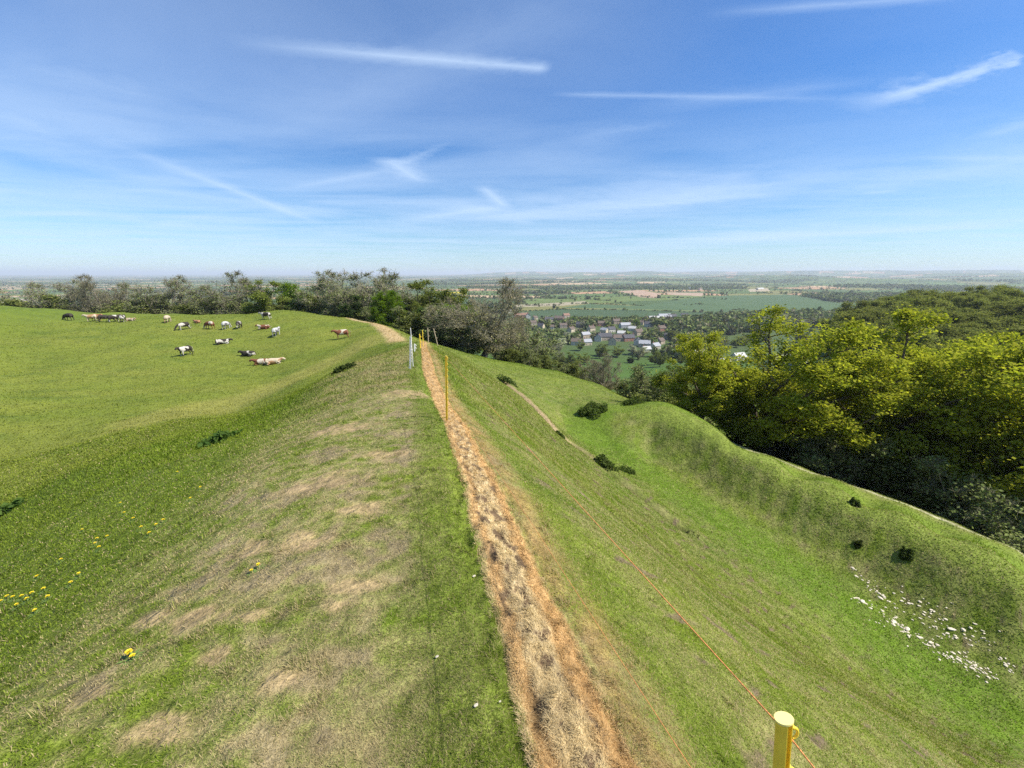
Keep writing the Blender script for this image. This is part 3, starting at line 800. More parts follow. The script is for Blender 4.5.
# --- the row of trees behind the field
LG = 'trees standing on the scarp behind the cow field'
rowl = [  # kind, u, Y, vtop, sx, words
    ('bare_tree', 34, 108, 284, .9, 'bare tree at the left end of the row, thin crown over the pale field strip'),
    ('bare_tree', 66, 106, 281, .9, 'bare rounded tree above the black grazing cow'),
    ('bare_oak', 101, 102, 275, .72, 'ragged bare tree with white-lit limbs behind the left knot of cows'),
    ('bare_tree', 128, 108, 284, .8, 'faint bare tree just right of the white-limbed ragged tree'),
    ('bare_tree', 169, 103, 277, .95, 'tall bare round-topped tree rising alone above the hedge'),
    ('bare_tree', 233, 101, 273, 1.05, 'largest bare dome-shaped tree, left of the green thorn trees'),
    ('bare_tree', 212, 108, 286, .7, 'low bare tree at the left shoulder of the largest bare dome'),
    ('leafing_tree', 264, 98, 281, .9, 'olive green leafing tree beside the largest bare dome'),
    ('bright_tree', 292, 104, 284, .7, 'small bright green tree in the middle of the left row'),
    ('dark_evergreen', 308, 100, 286, 1.1, 'dark evergreen between the bright green tree and the tall bare group'),
    ('leafing_tree', 322, 96, 292, .9, 'olive tree standing in front of the dark evergreen'),
    ('bare_tree', 330, 98, 272, .9, 'first of the tall bare trees in the central group'),
    ('bare_tree', 352, 93, 273, .9, 'second tall bare tree of the central group, slightly lower'),
    ('bare_tree', 377, 90, 270, .95, 'tallest bare tree of the central group, above the brown path'),
    ('bare_tree', 399, 88, 276, .9, 'bare tree right of the tallest one in the central group'),
    ('leafing_tree', 418, 84, 281, 1.0, 'olive tree closing the right of the central bare group'),
    ('bright_tree', 386, 74, 291, .75, 'vivid green round tree directly behind the end of the brown path'),
    ('dark_evergreen', 352, 84, 296, 1.0, 'dark green tree left of the vivid green round tree'),
    ('leafing_tree', 436, 76, 290, .9, 'brownish green tree behind the far fence posts'),
    ('dark_evergreen', 437, 66, 308, 1.3, 'dark shady evergreen just behind the far fence posts'),
    ('bright_tree', 455, 62, 305, .7, 'bright green tree to the left of the lone bare tree'),
    ('leafing_tree', 412, 72, 302, .8, 'dense olive tree behind the white fence post'),
    ('leafing_tree', 462, 84, 290, .8, 'pale green tree behind the lone bare tree'),
    ('bare_oak', 482, 60, 279, 1.0, 'lone bare spreading tree on the green slope, its shadow lying beside it'),
    ('leaf_bare_bush', 516, 74, 326, .9, 'tall grey-brown thicket touching the right of the lone bare tree'),
    ('leaf_bare_bush', 526, 74, 328, 1.0, 'grey thicket at the start of the hedge down the slope'),
]
for k, u, Y, vt, sx, w in rowl:
    tpx(k, u, Y, vt, w, LG, sx * 1.25, vm=300)
# hedge bushes between them
words = ['grey', 'olive', 'brown', 'dull green', 'mossy', 'dusty', 'sage green']
gr = np.random.default_rng(21)
hb = [(-30, 104), (2, 103), (22, 102), (48, 101), (80, 100), (118, 101), (136, 100), (150, 99), (185, 98), (200, 99), (216, 98), (246, 97), (276, 97), (296, 94), (340, 88), (362, 84), (374, 78), (404, 72), (424, 66), (446, 62), (466, 60)]
nb = ['left edge of the picture', 'left edge under the pale strip', 'pale strip at the far left', 'first bare trees', 'black grazing cow', 'left knot of cows', 'lying white calf', 'gap before the tall bare tree', 'tall bare round-topped tree',
      'black and white cow grazing alone', 'low bare tree', 'largest bare dome', 'green thorn trees', 'dark evergreen', 'central bare group', 'start of the brown path', 'vivid green tree', 'middle of the brown path', 'white fence post', 'far fence posts', 'lone bare tree']
for i, ((u, Y), w) in enumerate(zip(hb, nb)):
    kk = 'leaf_bare_bush' if i % 3 else 'hawthorn_bush'
    tpx(kk, u, Y, 300 + gr.uniform(-6, 4) if i < 13 else 308 + gr.uniform(-4, 4), '%s hedge bush on the scarp beside the %s' % (words[i % 7], w), 'hedge bushes behind the cow field', 1.25, vm=308)

# --- hedge running down the right slope edge and the trees below it
HG = 'hedge and trees below the right slope'
hr = [('leaf_bare_bush', 503, 66, 343), ('hawthorn_bush', 514, 64, 348), ('leaf_bare_bush', 528, 65, 348), ('hawthorn_bush', 542, 66, 355), ('leaf_bare_bush', 556, 68, 358), ('hawthorn_bush', 570, 70, 362), ('leaf_bare_bush', 590, 74, 362),
      ('bare_oak', 604, 66, 351), ('leaf_bare_bush', 628, 66, 372), ('leaf_bare_bush', 652, 54, 366), ('leaf_bare_bush', 676, 50, 372), ('hawthorn_bush', 640, 58, 380), ('hawthorn_bush', 668, 46, 384), ('leaf_bare_bush', 694, 44, 380)]
hw = ['first bush of the slope hedge, below the lone bare tree', 'dark thorn second along the slope hedge', 'grey twiggy bush third along the slope hedge', 'dark thorn in the middle of the slope hedge', 'grey bush just past the middle of the slope hedge', 'dark round thorn near the low end of the slope hedge', 'brown bush at the low end of the slope hedge',
      'small bare tree standing alone at the edge of the slope', 'grey bush right of the small bare tree', 'large budding sallow left of the first oak', 'budding sallow tucked against the first oak', 'dark thorn under the large budding sallow', 'dark thorn at the slope edge beside the first oak', 'grey bush partly behind the first oak']
for (k, u, Y, vt), w in zip(hr, hw):
    tpx(k, u, Y, vt, w, HG, 1.15 if k != 'bare_oak' else .9, vm=vt + 12)
mid = [('leafing_tree', 522, 150, 330), ('leaf_bare_bush', 540, 170, 330), ('leafing_tree', 538, 120, 326), ('bare_tree', 556, 130, 340), ('leafing_tree', 505, 110, 326), ('bare_tree', 516, 100, 322), ('leafing_tree', 548, 200, 322), ('leafing_tree', 528, 240, 320),
       ('blossom_tree', 565, 240, 332), ('leafing_tree', 556, 260, 330), ('leafing_tree', 580, 300, 340), ('leafing_tree', 600, 330, 346), ('leafing_tree', 545, 145, 345), ('bare_tree', 530, 110, 340), ('leafing_tree', 572, 150, 352), ('leafing_tree', 660, 220, 352), ('leafing_tree', 690, 230, 352), ('leafing_tree', 672, 160, 365), ('bare_tree', 640, 300, 348), ('leafing_tree', 655, 260, 346), ('leafing_tree', 700, 180, 360), ('bare_tree', 720, 150, 362)]
mw = ['above the start of the slope hedge', 'brown and low, behind the slope hedge', 'broad crown over the slope hedge', 'bare, in front of the green pasture corner', 'behind the grey thicket', 'bare, right behind the lone bare tree', 'round, below the red-roofed house', 'under the red-roofed row', 'white flowering, at the pasture corner',
      'beside the white flowering tree', 'on the top hedge of the green pasture', 'on the top hedge of the pasture near the white gable', 'dense crown in the slope copse', 'bare crown in the slope copse', 'olive crown at the left side of the green pasture', 'right side of the green pasture', 'against the left oak at the pasture end',
      'in the low corner of the green pasture', 'bare, on the pasture top hedge below the village', 'rounded, on the pasture top hedge by the village', 'seen over the first oak', 'bare, half hidden by the first oak']
for (k, u, Y, vt), w in zip(mid, mw):
    tpx(k, u, Y, vt, ('tree ' + w) if 'tree' in k else ('bush ' + w), 'trees round the green pasture below the hill', 1.0, vm=vt + 10)

# --- wooded hill on the right
wn = 0
rows = [(112, 890, 1110, 330, 16), (128, 872, 1110, 320, 16), (146, 862, 1110, 311, 16), (165, 860, 1110, 303, 16), (186, 868, 1110, 297, 16), (208, 885, 1110, 291, 17), (232, 905, 1110, 286, 18)]
side = ['front', 'second', 'third', 'fourth', 'fifth', 'sixth', 'rearmost']
for ri, (Y, u0, u1, vt, st) in enumerate(rows):
    u = u0; j = 0
    while u < u1:
        d = ray(u, vt); x = d[0] / d[1] * Y
        if not (ri == 0 and u > 990 and u < 1040):
            vv = vt + gr.uniform(-4, 5) - (u - 860) * .025 + (8 if j == 0 else 0)
            p = at(x, Y); h = max(8, min(ray(u, vv)[2] / ray(u, vv)[1] * Y - p.z, 17))
            kind = 'wood_tree' if gr.random() < .8 else 'leafing_tree'
            tree(kind, (p.x, p.y, p.z - .1), h, '%s tree from the left in the %s rank of the wooded hill' % (['first', 'second', 'third', 'fourth', 'fifth', 'sixth', 'seventh', 'eighth', 'ninth', 'tenth', 'eleventh', 'twelfth', 'thirteenth', 'fourteenth', 'fifteenth', 'sixteenth', 'seventeenth', 'eighteenth', 'nineteenth', 'twentieth', 'last'][min(j, 20)], side[ri]),
                 'trees of the wooded hill', sx=1.15 * 13 / h if h < 13 else 1.1)
            wn += 1
        u += st * gr.uniform(1.2, 1.6) * (140 / Y) ** .5 * 1.3; j += 1

# --- bramble clumps on the banks
def clump(u, v, w, h, label, n=900, col=((.06, .095, .022), (.13, .175, .045)), name='bramble_clump', cat='bush', lsz=.09):
    p = hit(u, v); g = np.random.default_rng(int(u * 7 + v))
    k = g.normal(size=(n, 3)); k /= np.linalg.norm(k, axis=1)[:, None]; k *= 1.05 * g.random(n)[:, None] ** .42
    k[:, 2] = np.abs(k[:, 2])
    lump = 1 + .35 * np.sin(k[:, 0] * 5 + u) * np.cos(k[:, 1] * 4 + v)
    c = k * np.array([w / 2, w / 2, h]) * lump[:, None]
    c[:, 2] += zt(c[:, 0] + p.x, c[:, 1] + p.y) - p.z
    lsz = max(lsz, .11 if w < 1.2 else .14)
    V, Q = leaf_quads(c, lsz, g)
    cl = np.array(col[0]) + (np.array(col[1]) - np.array(col[0])) * g.random(n)[:, None]
    o = link(name, mesh_np(name, V, Q, cols=np.repeat(cl, 4, 0), mat=leaf_m), None, p)
    return prop(o, label, cat)
clump(592, 412, 2.3, .55, 'large dark bramble clump at the near end of the second bank', 2600, lsz=.16)
clump(632, 404, 1.8, .5, 'low dark scrub right of the large bramble clump', 900, lsz=.14)
clump(605, 464, 1.3, .35, 'dark nettle clump on the small track down the bank', 900)
clump(628, 472, 1.0, .28, 'smaller nettle clump a little below the first on the small track', 700)
clump(508, 382, 1.6, .45, 'nettle tuft at the top end of the small track', 700, ((.04, .07, .02), (.08, .11, .03)))
clump(855, 505, .45, .3, 'small round dark bush on the terrace behind the second bank', 500, lsz=.07)
clump(906, 556, .45, .18, 'black-green tuft overhanging a burrow high on the second bank', 500, ((.035, .055, .016), (.08, .11, .03)), lsz=.08)
clump(220, 441, .6, .16, 'dark green thistle tuft on the left side of the rampart', 500, ((.06, .12, .03), (.12, .19, .04)), 'thistle_tuft', 'plant')
clump(4, 514, .5, .16, 'dark thistle tuft at the left edge of the field bank', 400, ((.06, .12, .03), (.12, .19, .04)), 'thistle_tuft', 'plant', .06)
clump(344, 370, .8, .18, 'rough dark tuft on the brow of the rampart above the field', 500, ((.035, .06, .015), (.08, .10, .03)), 'grass_tuft', 'plant')
clump(560, 436, .45, .2, 'small dark tuft halfway along the small track', 500, lsz=.13)
clump(858, 545, .3, .1, 'dark rush tuft just left of the burrow on the second bank', 300, ((.03, .045, .015), (.06, .08, .02)), 'grass_tuft', 'plant')

# ------------------------------------------------------------------ cows
def mat_cow(name, base, patch, thr, sc=1.3):
    N_ = N(name); tc = N_.n('ShaderNodeTexCoord').outputs['Object']
    rnd = N_.n('ShaderNodeObjectInfo').outputs['Random']
    ad = N_.n('ShaderNodeVectorMath', _operation='ADD'); N_.t.links.new(tc, ad.inputs[0])
    cb = N_.n('ShaderNodeCombineXYZ'); N_.t.links.new(N_.math('MULTIPLY', rnd, 37), cb.inputs[0]); N_.t.links.new(cb.outputs[0], ad.inputs[1])
    n = N_.noise(ad.outputs[0], sc, 1.5, .4, .3)
    c = N_.mix(N_.ramp(n, thr - .012, thr + .012), patch, base)
    c = N_.mix(N_.ramp(N_.noise(tc, 30, 2), .3, .7, 0, .25), c, (.25, .2, .15))
    p = N_.n('ShaderNodeBsdfPrincipled', Roughness=.8); p.inputs['Specular IOR Level'].default_value = .12; N_.t.links.new(c, p.inputs['Base Color'])
    return N_.out(p.outputs[0])
COWM = {'bw': mat_cow('black_white_hide', (.5, .47, .41), (.015, .014, .014), .545), 'brw': mat_cow('brown_white_hide', (.5, .44, .35), (.16, .05, .022), .55),
        'black': mat_cow('black_hide', (.016, .015, .015), (.02, .018, .018), .5), 'cream': mat_cow('cream_hide', (.5, .42, .3), (.38, .22, .11), .47), 'red': mat_cow('red_hide', (.28, .12, .06), (.42, .22, .12), .5), 'grey': mat_cow('grey_white_hide', (.5, .5, .48), (.14, .14, .15), .42)}
pink = mat_simple('udder_skin', (.45, .24, .2), .6)
horn = mat_simple('ear_hide', (.12, .09, .07), .8)

def skin_mesh(name, pts, edges, root=0, sub=1):
    me = bpy.data.meshes.new(name); me.from_pydata([p[:3] for p in pts], edges, [])
    o = bpy.data.objects.new(name, me); C.objects.link(o)
    o.modifiers.new('Skin', 'SKIN'); s = o.modifiers.new('Sub', 'SUBSURF'); s.levels = sub
    sv = me.skin_vertices[0].data
    for i, p in enumerate(pts):
        sv[i].radius = (p[3], p[4] if len(p) > 4 else p[3]); sv[i].use_root = i == root
    dg = bpy.context.evaluated_depsgraph_get(); dg.update()
    m2 = bpy.data.meshes.new_from_object(o.evaluated_get(dg)); m2.name = name
    for f in m2.polygons: f.use_smooth = True
    bpy.data.objects.remove(o); bpy.data.meshes.remove(me)
    return m2

def cow_pts(pose):
    dz = -.62 if pose == 'lie' else 0
    p = [(-.25, 0, .98 + dz, .40, .45), (-.7, 0, 1.04 + dz, .36, .40), (-1.0, 0, 1.1 + dz, .24, .30), (.25, 0, 1.0 + dz, .38, .43), (.55, 0, 1.06 + dz, .29, .37)]
    e = [(0, 1), (1, 2), (0, 3), (3, 4)]
    if pose == 'graze': hd = [(.9, 0, .98, .17, .19), (1.15, 0, .62, .13, .14), (1.3, 0, .38, .12, .13), (1.45, 0, .1, .075, .08)]
    else: hd = [(.8, 0, 1.18 + dz, .19, .24), (1.0, 0, 1.32 + dz, .15, .18), (1.14, 0, 1.33 + dz, .15, .16), (1.4, 0, 1.12 + dz, .10, .11)]
    b = 4
    for h in hd: p.append(h); e.append((b, len(p) - 1)); b = len(p) - 1
    for s in (-1, 1):
        if pose == 'lie':
            fl = [(.5, .24 * s, .34, .13), (.82, .27 * s, .16, .08), (.62, .3 * s, .07, .055), (.42, .3 * s, .06, .05)]
            hl = [(-.72, .27 * s, .38, .18), (-.35, .42 * s, .2, .11), (-.72, .47 * s, .09, .065), (-.45, .5 * s, .06, .05)]
        else:
            fl = [(.5, .18 * s, .8, .13), (.54, .2 * s, .48, .075), (.52, .2 * s, .26, .05), (.53, .2 * s, .04, .06)]
            hl = [(-.85, .2 * s, .86, .17), (-.74, .22 * s, .6, .1), (-.95, .22 * s, .42, .055), (-.88, .22 * s, .04, .06)]
        for par, ch in ((4, fl), (1, hl)):
            b = par
            for q in ch: p.append(q); e.append((b, len(p) - 1)); b = len(p) - 1
    return p, e, hd
COW = {}
def cow_protos():
    for pose in ('stand', 'graze', 'lie'):
        p, e, hd = cow_pts(pose); body = skin_mesh('cow', p, e, 0, 1)
        dz = -.62 if pose == 'lie' else 0
        tail = skin_mesh('tail', [(-1.2, 0, 1.2 + dz, .035), (-1.27, 0, .9 + dz * .9, .022), (-1.26, .03, .55 + dz * .55, .018), (-1.25, .03, .42 + dz * .5, .05), (-1.24, .03, .3 + dz * .35, .02)], [(0, 1), (1, 2), (2, 3), (3, 4)], 0, 1)
        h0 = hd[1]; ear = []
        for s in (-1, 1):
            ear.append(skin_mesh('ear', [(h0[0] + .02, .08 * s, h0[2] + .04, .03), (h0[0], .17 * s, h0[2] + .05, .05, .02), (h0[0], .25 * s, h0[2] + .02, .015, .01)], [(0, 1), (1, 2)], 0, 1))
        ud = skin_mesh('udder', [(-.62, 0, .72, .13), (-.5, 0, .66, .12), (-.38, 0, .72, .08)], [(0, 1), (1, 2)], 1, 1) if pose != 'lie' else None
        COW[pose] = (body, tail, ear, ud)
cow_protos()
_cm = {}
def cow(u, v, pose, colour, rz, label, s=1.0, loc=None):
    p = hit(u, v) if loc is None else at(*loc)
    body, tail, ear, ud = COW[pose]
    key = (pose, colour)
    if key not in _cm:
        b = body.copy(); b.materials.clear(); b.materials.append(COWM[colour])
        t = tail.copy(); t.materials.clear(); t.materials.append(COWM[colour])
        es = []
        for q in ear:
            q = q.copy(); q.materials.clear(); q.materials.append(COWM['black' if colour in ('bw', 'black') else 'red']); es.append(q)
        if ud and not ud.materials: ud.materials.append(pink)
        _cm[key] = (b, t, es)
    b, t, es = _cm[key]
    o = link('cow', b, None, (p.x, p.y, p.z - .02), math.radians(rz), s * .8)
    link('tail', t, o)
    for q in es: link('ear', q, o)
    if ud: link('udder', ud, o)
    return prop(o, label, 'cow', 'cattle spread over the field')
cow(69, 320.5, 'graze', 'black', 172, 'all-black cow grazing alone at the left end of the herd', 1.05)
cow(92, 321.5, 'stand', 'cream', 200, 'cream cow at the left end of the tight knot by the hedge')
cow(98, 321, 'stand', 'red', -5, 'pinkish red cow side-on in the tight knot by the hedge')
cow(106, 322, 'graze', 'black', 35, 'dark cow in the middle of the tight knot by the hedge')
cow(115, 322, 'stand', 'bw', 70, 'black and white cow with pale rump, right of the dark cow in the knot')
cow(124, 322, 'stand', 'bw', 120, 'black-headed white cow at the right end of the tight knot')
cow(131, 321, 'lie', 'cream', 0, 'pale calf lying just right of the tight knot', .8)
cow(168.5, 322.5, 'graze', 'cream', 110, 'cream cow seen from behind, alone between knot and middle herd')
cow(184, 330, 'graze', 'bw', 240, 'black and white cow grazing in front of the cream one')
cow(197, 323, 'lie', 'red', 160, 'tan calf lying low in the grass near the far edge', .75)
cow(210, 329, 'graze', 'brw', 165, 'white-backed brown cow grazing beside the tan calf')
cow(227, 329, 'graze', 'grey', 95, 'white cow with dark flank seen end-on, third of the grazing four')
cow(240, 328.5, 'graze', 'bw', 110, 'black and white cow grazing, right of the end-on white cow')
cow(223, 344, 'lie', 'bw', 30, 'black-backed white cow lying in mid field')
cow(186, 356, 'stand', 'bw', 262, 'nearest standing black and white cow, left of the lying ones')
cow(248, 356, 'lie', 'bw', 178, 'long black-backed white cow lying full length with head to the left')
cow(262, 364.5, 'lie', 'brw', 195, 'brown and white cow lying, left one of the nearest pair')
cow(274, 364, 'lie', 'cream', 20, 'cream cow lying, right one of the nearest pair')
cow(266, 319.5, 'stand', 'bw', 175, 'black and white cow at the far hedge under the olive tree')
cow(264, 329, 'lie', 'brw', 190, 'brown cow lying beneath the one at the far hedge')
cow(277, 336, 'stand', 'grey', 95, 'pale grey cow standing end-on with its shadow to the left')
cow(342, 339, 'stand', 'brw', 205, 'brown and white cow standing alone near the rampart')

# ------------------------------------------------------------------ limestone rocks scattered on the second bank
def rock_mesh(seed):
    import bmesh
    bm = bmesh.new(); bmesh.ops.create_icosphere(bm, subdivisions=2, radius=.5)
    g = random.Random(seed); pl = [Vector((g.gauss(0, 1), g.gauss(0, 1), g.gauss(0, 1))).normalized() for _ in range(9)]
    for v in bm.verts:
        d = v.co.normalized(); c = min([.5] + [g0 / max(d.dot(n), .01) for n, g0 in zip(pl, [.3, .34, .38, .33, .4, .36, .3, .42, .35])])
        v.co = d * c; v.co.z *= .62
    me = bpy.data.meshes.new('rock'); bm.to_mesh(me); bm.free()
    me.materials.append(rockm); return me
rockm = mat_simple('limestone', (.62, .55, .42), .85, 8, .25, .02)
RK = [rock_mesh(s) for s in (1, 2, 3, 4, 5)]
lines = [((853, 571), (872, 589), 10, 5), ((866, 585), (905, 612), 13, 4), ((852, 597), (885, 611), 14, 3), ((880, 612), (905, 622), 7, 5), ((890, 621), (935, 648), 34, 3), ((905, 598), (925, 612), 7, 4), ((922, 602), (945, 625), 13, 5),
         ((930, 648), (960, 660), 16, 5), ((948, 634), (972, 645), 8, 5), ((938, 655), (985, 675), 12, 4), ((960, 655), (995, 680), 28, 5), ((970, 627), (995, 650), 10, 5), ((995, 655), (1014, 672), 9, 5), ((866, 620), (885, 625), 4, 3), ((910, 615), (950, 640), 9, 8), ((860, 575), (990, 660), 18, 18)]
ri = 0
for a, b, n, sp in lines:
    for i in range(int(n * 1.38)):
        t = random.random(); u = a[0] + (b[0] - a[0]) * t + random.gauss(0, sp * .7); v = a[1] + (b[1] - a[1]) * t + random.gauss(0, sp * .55)
        if u > 1022: continue
        p = hit(u, v); s = min(.2, .055 * math.exp(random.gauss(0, .45)) + .015)
        o = link('limestone_rock', RK[ri % 5], None, (p.x, p.y, p.z - s * .02), random.random() * 6.3, (s * random.uniform(1.0, 1.9), s, s * random.uniform(.6, 1.0)))
        prop(o, 'cream limestone rock in the scatter of stones on the bank above the ditch', 'rock', 'limestone rocks scattered on the ditch bank'); ri += 1
for u, v, s, w in [(437, 659, .016, 'tiny white pebble in the green turf left of the dead straw strip'), (476, 708, .018, 'white pebble in a dark scuff beside the dead straw strip'), (474, 578, .02, 'chip of pale stone at the left edge of the dead straw strip'), (500, 704, .01, 'smallest white chip near the dead straw strip')]:
    p = hit(u, v); prop(link('pebble', RK[0], None, (p.x, p.y, p.z + .012), 1, (s * 1.1, s * .9, s * .7)), w, 'pebble')

# ------------------------------------------------------------------ dandelions
yel = mat_simple('dandelion_petal', (.82, .66, .03), .6); stemm = mat_simple('flower_stem', (.12, .18, .04), .7)
def dandelion_meshes():
    g = np.random.default_rng(3); n = 90
    a = g.random(n) * 6.283; el = g.uniform(.15, 1.4, n); d = np.c_[np.cos(a) * np.cos(el), np.sin(a) * np.cos(el), np.sin(el) * .55]
    side = np.c_[-np.sin(a), np.cos(a), np.zeros(n)] * .0022
    c = np.array([0, 0, .045]); tip = c + d * .019; b = c + d * .003
    V = np.stack([b - side * .6, b + side * .6, tip + side, tip - side], 1).reshape(-1, 3); i = np.arange(n) * 4
    head = mesh_np('petals', V, np.stack([i, i + 1, i + 2, i + 3], 1), mat=yel)
    V, Q = tubes([[0, 0, -.02, .002, .001, .02, .0016, .0014], [.002, .001, .02, 0, 0, .046, .0014, .002]], 6)
    stem = mesh_np('stem', V, Q, mat=stemm)
    n = 8; a = np.arange(n) * .785; d = np.c_[np.cos(a), np.sin(a), np.full(n, .22)]; s = np.c_[-np.sin(a), np.cos(a), np.zeros(n)]
    V = np.stack([d * .004, d * .035 + s * .008, d * .06 - [0, 0, .004], d * .035 - s * .008], 1).reshape(-1, 3); i = np.arange(n) * 4
    lv = mesh_np('leaf', V, np.stack([i, i + 1, i + 2, i + 3], 1), mat=stemm)
    return head, stem, lv
DH, DS, DL = dandelion_meshes()
def dandelion(u, v, s, label, group='dandelions along the edge of the rampart'):
    p = hit(u, v + 2); e = link('dandelion', None, None, p, random.random() * 6, s * .72); e.empty_display_size = .02
    link('petals', DH, e); link('stem', DS, e); link('leaf', DL, e)
    return prop(e, label, 'flower', group)
dandelion(131, 657, 1.25, 'largest open dandelion beside the bare earth patch')
dandelion(134, 659, .9, 'dandelion head half tucked under the largest one')
dandelion(259, 567, 1.0, 'dandelion higher on the dry crest')
dandelion(252, 572, .8, 'smaller partner left of the dandelion on the dry crest')
dl = [(2, 602), (8, 597), (14, 598), (23, 597), (33, 594), (38, 577), (49, 598), (80, 575), (98, 539), (96, 544), (108, 537), (83, 530), (121, 503), (134, 519), (157, 526), (164, 521), (191, 499), (178, 472), (28, 600), (45, 590), (36, 612), (18, 606), (150, 534), (142, 528), (100, 548), (62, 560), (72, 584), (125, 513), (201, 488)]
for u, v in dl: dandelion(u, v, 1.1, 'yellow dandelion in the loose band along the left shoulder of the rampart')

# ------------------------------------------------------------------ fence posts and polywire
yellowp = mat_simple('yellow_plastic', (.80, .56, .05), .38, spec=.4, noise=25, amt=.08)
capm = mat_simple('sunlit_yellow', (.84, .72, .26), .45)  # lighter copy of the post yellow, sunlight on the cap painted in
whitep = mat_simple('white_plastic', (.75, .73, .68), .45)
woodp = mat_simple('weathered_wood', (.36, .29, .19), .9, 20, .3)
wirem = mat_simple('orange_polywire', (.62, .25, .08), .6, 300, .5)
steel = mat_simple('spike_steel', (.3, .3, .3), .4)
def axis_obj(o, base, top):
    z = (Vector(top) - Vector(base)).normalized(); y = z.cross(Vector((1, 0, 0))).normalized(); x = y.cross(z)
    o.rotation_mode = 'QUATERNION'; o.rotation_quaternion = Matrix((x, y, z)).transposed().to_quaternion()
def extrude(poly, z0, z1):
    n = len(poly); V = [(x, y, z0) for x, y in poly] + [(x, y, z1) for x, y in poly]
    F_ = [tuple(range(n))[::-1], tuple(range(n, 2 * n))] + [(i, (i + 1) % n, n + (i + 1) % n, n + i) for i in range(n)]
    return V, F_
def mk(name, pieces, mat, smooth=False):
    V, F_ = [], []
    for v, f in pieces:
        o = len(V); V += list(v); F_ += [tuple(i + o for i in q) for q in f]
    me = bpy.data.meshes.new(name); me.from_pydata(V, [], F_); me.update(); me.materials.append(mat)
    if smooth:
        for p in me.polygons: p.use_smooth = True
    return me
def torus(c, R, r, ax='x', a0=0, a1=2 * math.pi, n=14, k=7, sq=1.0):
    V, F_ = [], []
    for i in range(n + 1):
        a = a0 + (a1 - a0) * i / n
        for j in range(k):
            b = 2 * math.pi * j / k; rr = R + r * math.cos(b); h = r * math.sin(b)
            q = (rr * math.cos(a), rr * math.sin(a) * sq)
            V.append((c[0] + q[0], c[1] + h, c[2] + q[1]) if ax == 'y' else (c[0] + h, c[1] + q[0], c[2] + q[1]))
    for i in range(n):
        for j in range(k): F_.append((i * k + j, i * k + (j + 1) % k, (i + 1) * k + (j + 1) % k, (i + 1) * k + j))
    return V, F_
def ellipse(rx, ry, n=20): return [(rx * math.cos(2 * math.pi * i / n), ry * math.sin(2 * math.pi * i / n)) for i in range(n)]
def poly_post(base, top, h, mat, label, s=1.0, group='electric fence posts', detail=False):
    """moulded stake: I-section shaft with ribs, oval cap, row of wire lugs, foot tread and steel spike. base/top give its axis"""
    e = link('fence_post', None, None, base); e.empty_display_size = .1; axis_obj(e, base, top)
    w, t, rib = .0125 * s, .0035 * s, .009 * s
    prof = [(-w, -rib), (-w + t, -rib), (-w + t, -t / 2), (w - t, -t / 2), (w - t, -rib), (w, -rib), (w, rib), (w - t, rib), (w - t, t / 2), (-w + t, t / 2), (-w + t, rib), (-w, rib)]
    if detail:
        prof = [(w * 1.15 * math.cos(a), w * .72 * math.sin(a)) for a in np.linspace(-.35, math.pi + .9, 18)] + [(w * .02, -w * .80), (w * .14, -w * .80), (w * .16, -w * .1), (w * .84, -w * .1), (w * .86, -w * .62), (w * .98, -w * .60)]
    sh = link('shaft', mk('shaft', [extrude(prof, 0, h - .004)] + [extrude([(-w + .001, -rib + .001), (w - .001, -rib + .001), (w - .001, rib - .001), (-w + .001, rib - .001)], z, z + .004) for z in np.arange(.12, h - .1, .14)], mat), e)
    link('cap', mk('cap', [extrude(ellipse(w * 1.34, w * .98, 32), h - .004, h)], capm if detail else mat), e)
    for i in range(9):
        z = h - .035 - i * (h * .09)
        lx = w * (1.28 if detail else 1)
        link('wire_lug', mk('wire_lug', [torus((lx + .001 * s, -.002 if detail else 0, z), .0085 * s, .0026 * s, 'y', -1.7, 1.7, 12, 7, 1.5), extrude([(w - .002, -.004 * s), (w + .006 * s, -.004 * s), (w + .006 * s, .004 * s), (w - .002, .004 * s)], z + .010 * s, z + .018 * s)], mat, True), e)
    link('foot_tread', mk('foot_tread', [extrude([(-.06, -.006), (w, -.006), (w, .006), (-.06, .006)], .045, .052), extrude([(-.06, -.006), (-.055, -.006), (-.055, .006), (-.06, .006)], .052, .07)], mat), e)
    link('spike', mk('spike', [extrude(ellipse(.004, .004, 8), -.15, .05)], steel), e)
    return prop(e, label, 'fence post', group)
def rod_post(base, top, h, r, mat, label, name='fence_post'):
    e = link(name, None, None, base); e.empty_display_size = .1; axis_obj(e, base, top)
    link('shaft', mk('shaft', [extrude(ellipse(r, r, 10), -.15, h)], mat, False), e)
    link('insulator', mk('insulator', [torus((r * 1.2, 0, h * .8), r * 1.2, r * .5, 'y', -2, 2, 8, 6), torus((r * 1.2, 0, h * .45), r * 1.2, r * .5, 'y', -2, 2, 8, 6)], mat), e)
    return prop(e, label, 'fence post', 'electric fence posts')
HEAD = Vector(ray(784, 718)) * (.78 / 1.11); ax = Vector((.13, .0, -1.0)).normalized()
gz_ = None
for q in np.linspace(.5, 1.6, 200):
    pp = HEAD + ax * q
    if zt(pp.x, pp.y)[0] > pp.z: break
B1 = HEAD + ax * (q + .03)
post1 = poly_post(B1, HEAD, (HEAD - B1).length, yellowp, 'nearest yellow moulded plastic fence post, cap at the bottom right of the picture', .95, detail=True)
def base_at(u, v, Y):
    p = P(u, v, Y); return at(p[0], p[1])
b2 = base_at(447, 424, 5.9); t2 = Vector(P(446, 356, 5.9))
post2 = poly_post(b2, t2, (t2 - b2).length, yellowp, 'tall yellow fence post standing in the dead straw strip', 1.15)
b3 = base_at(410, 368, 11.4); t3 = Vector(P(410.5, 337, 11.4))
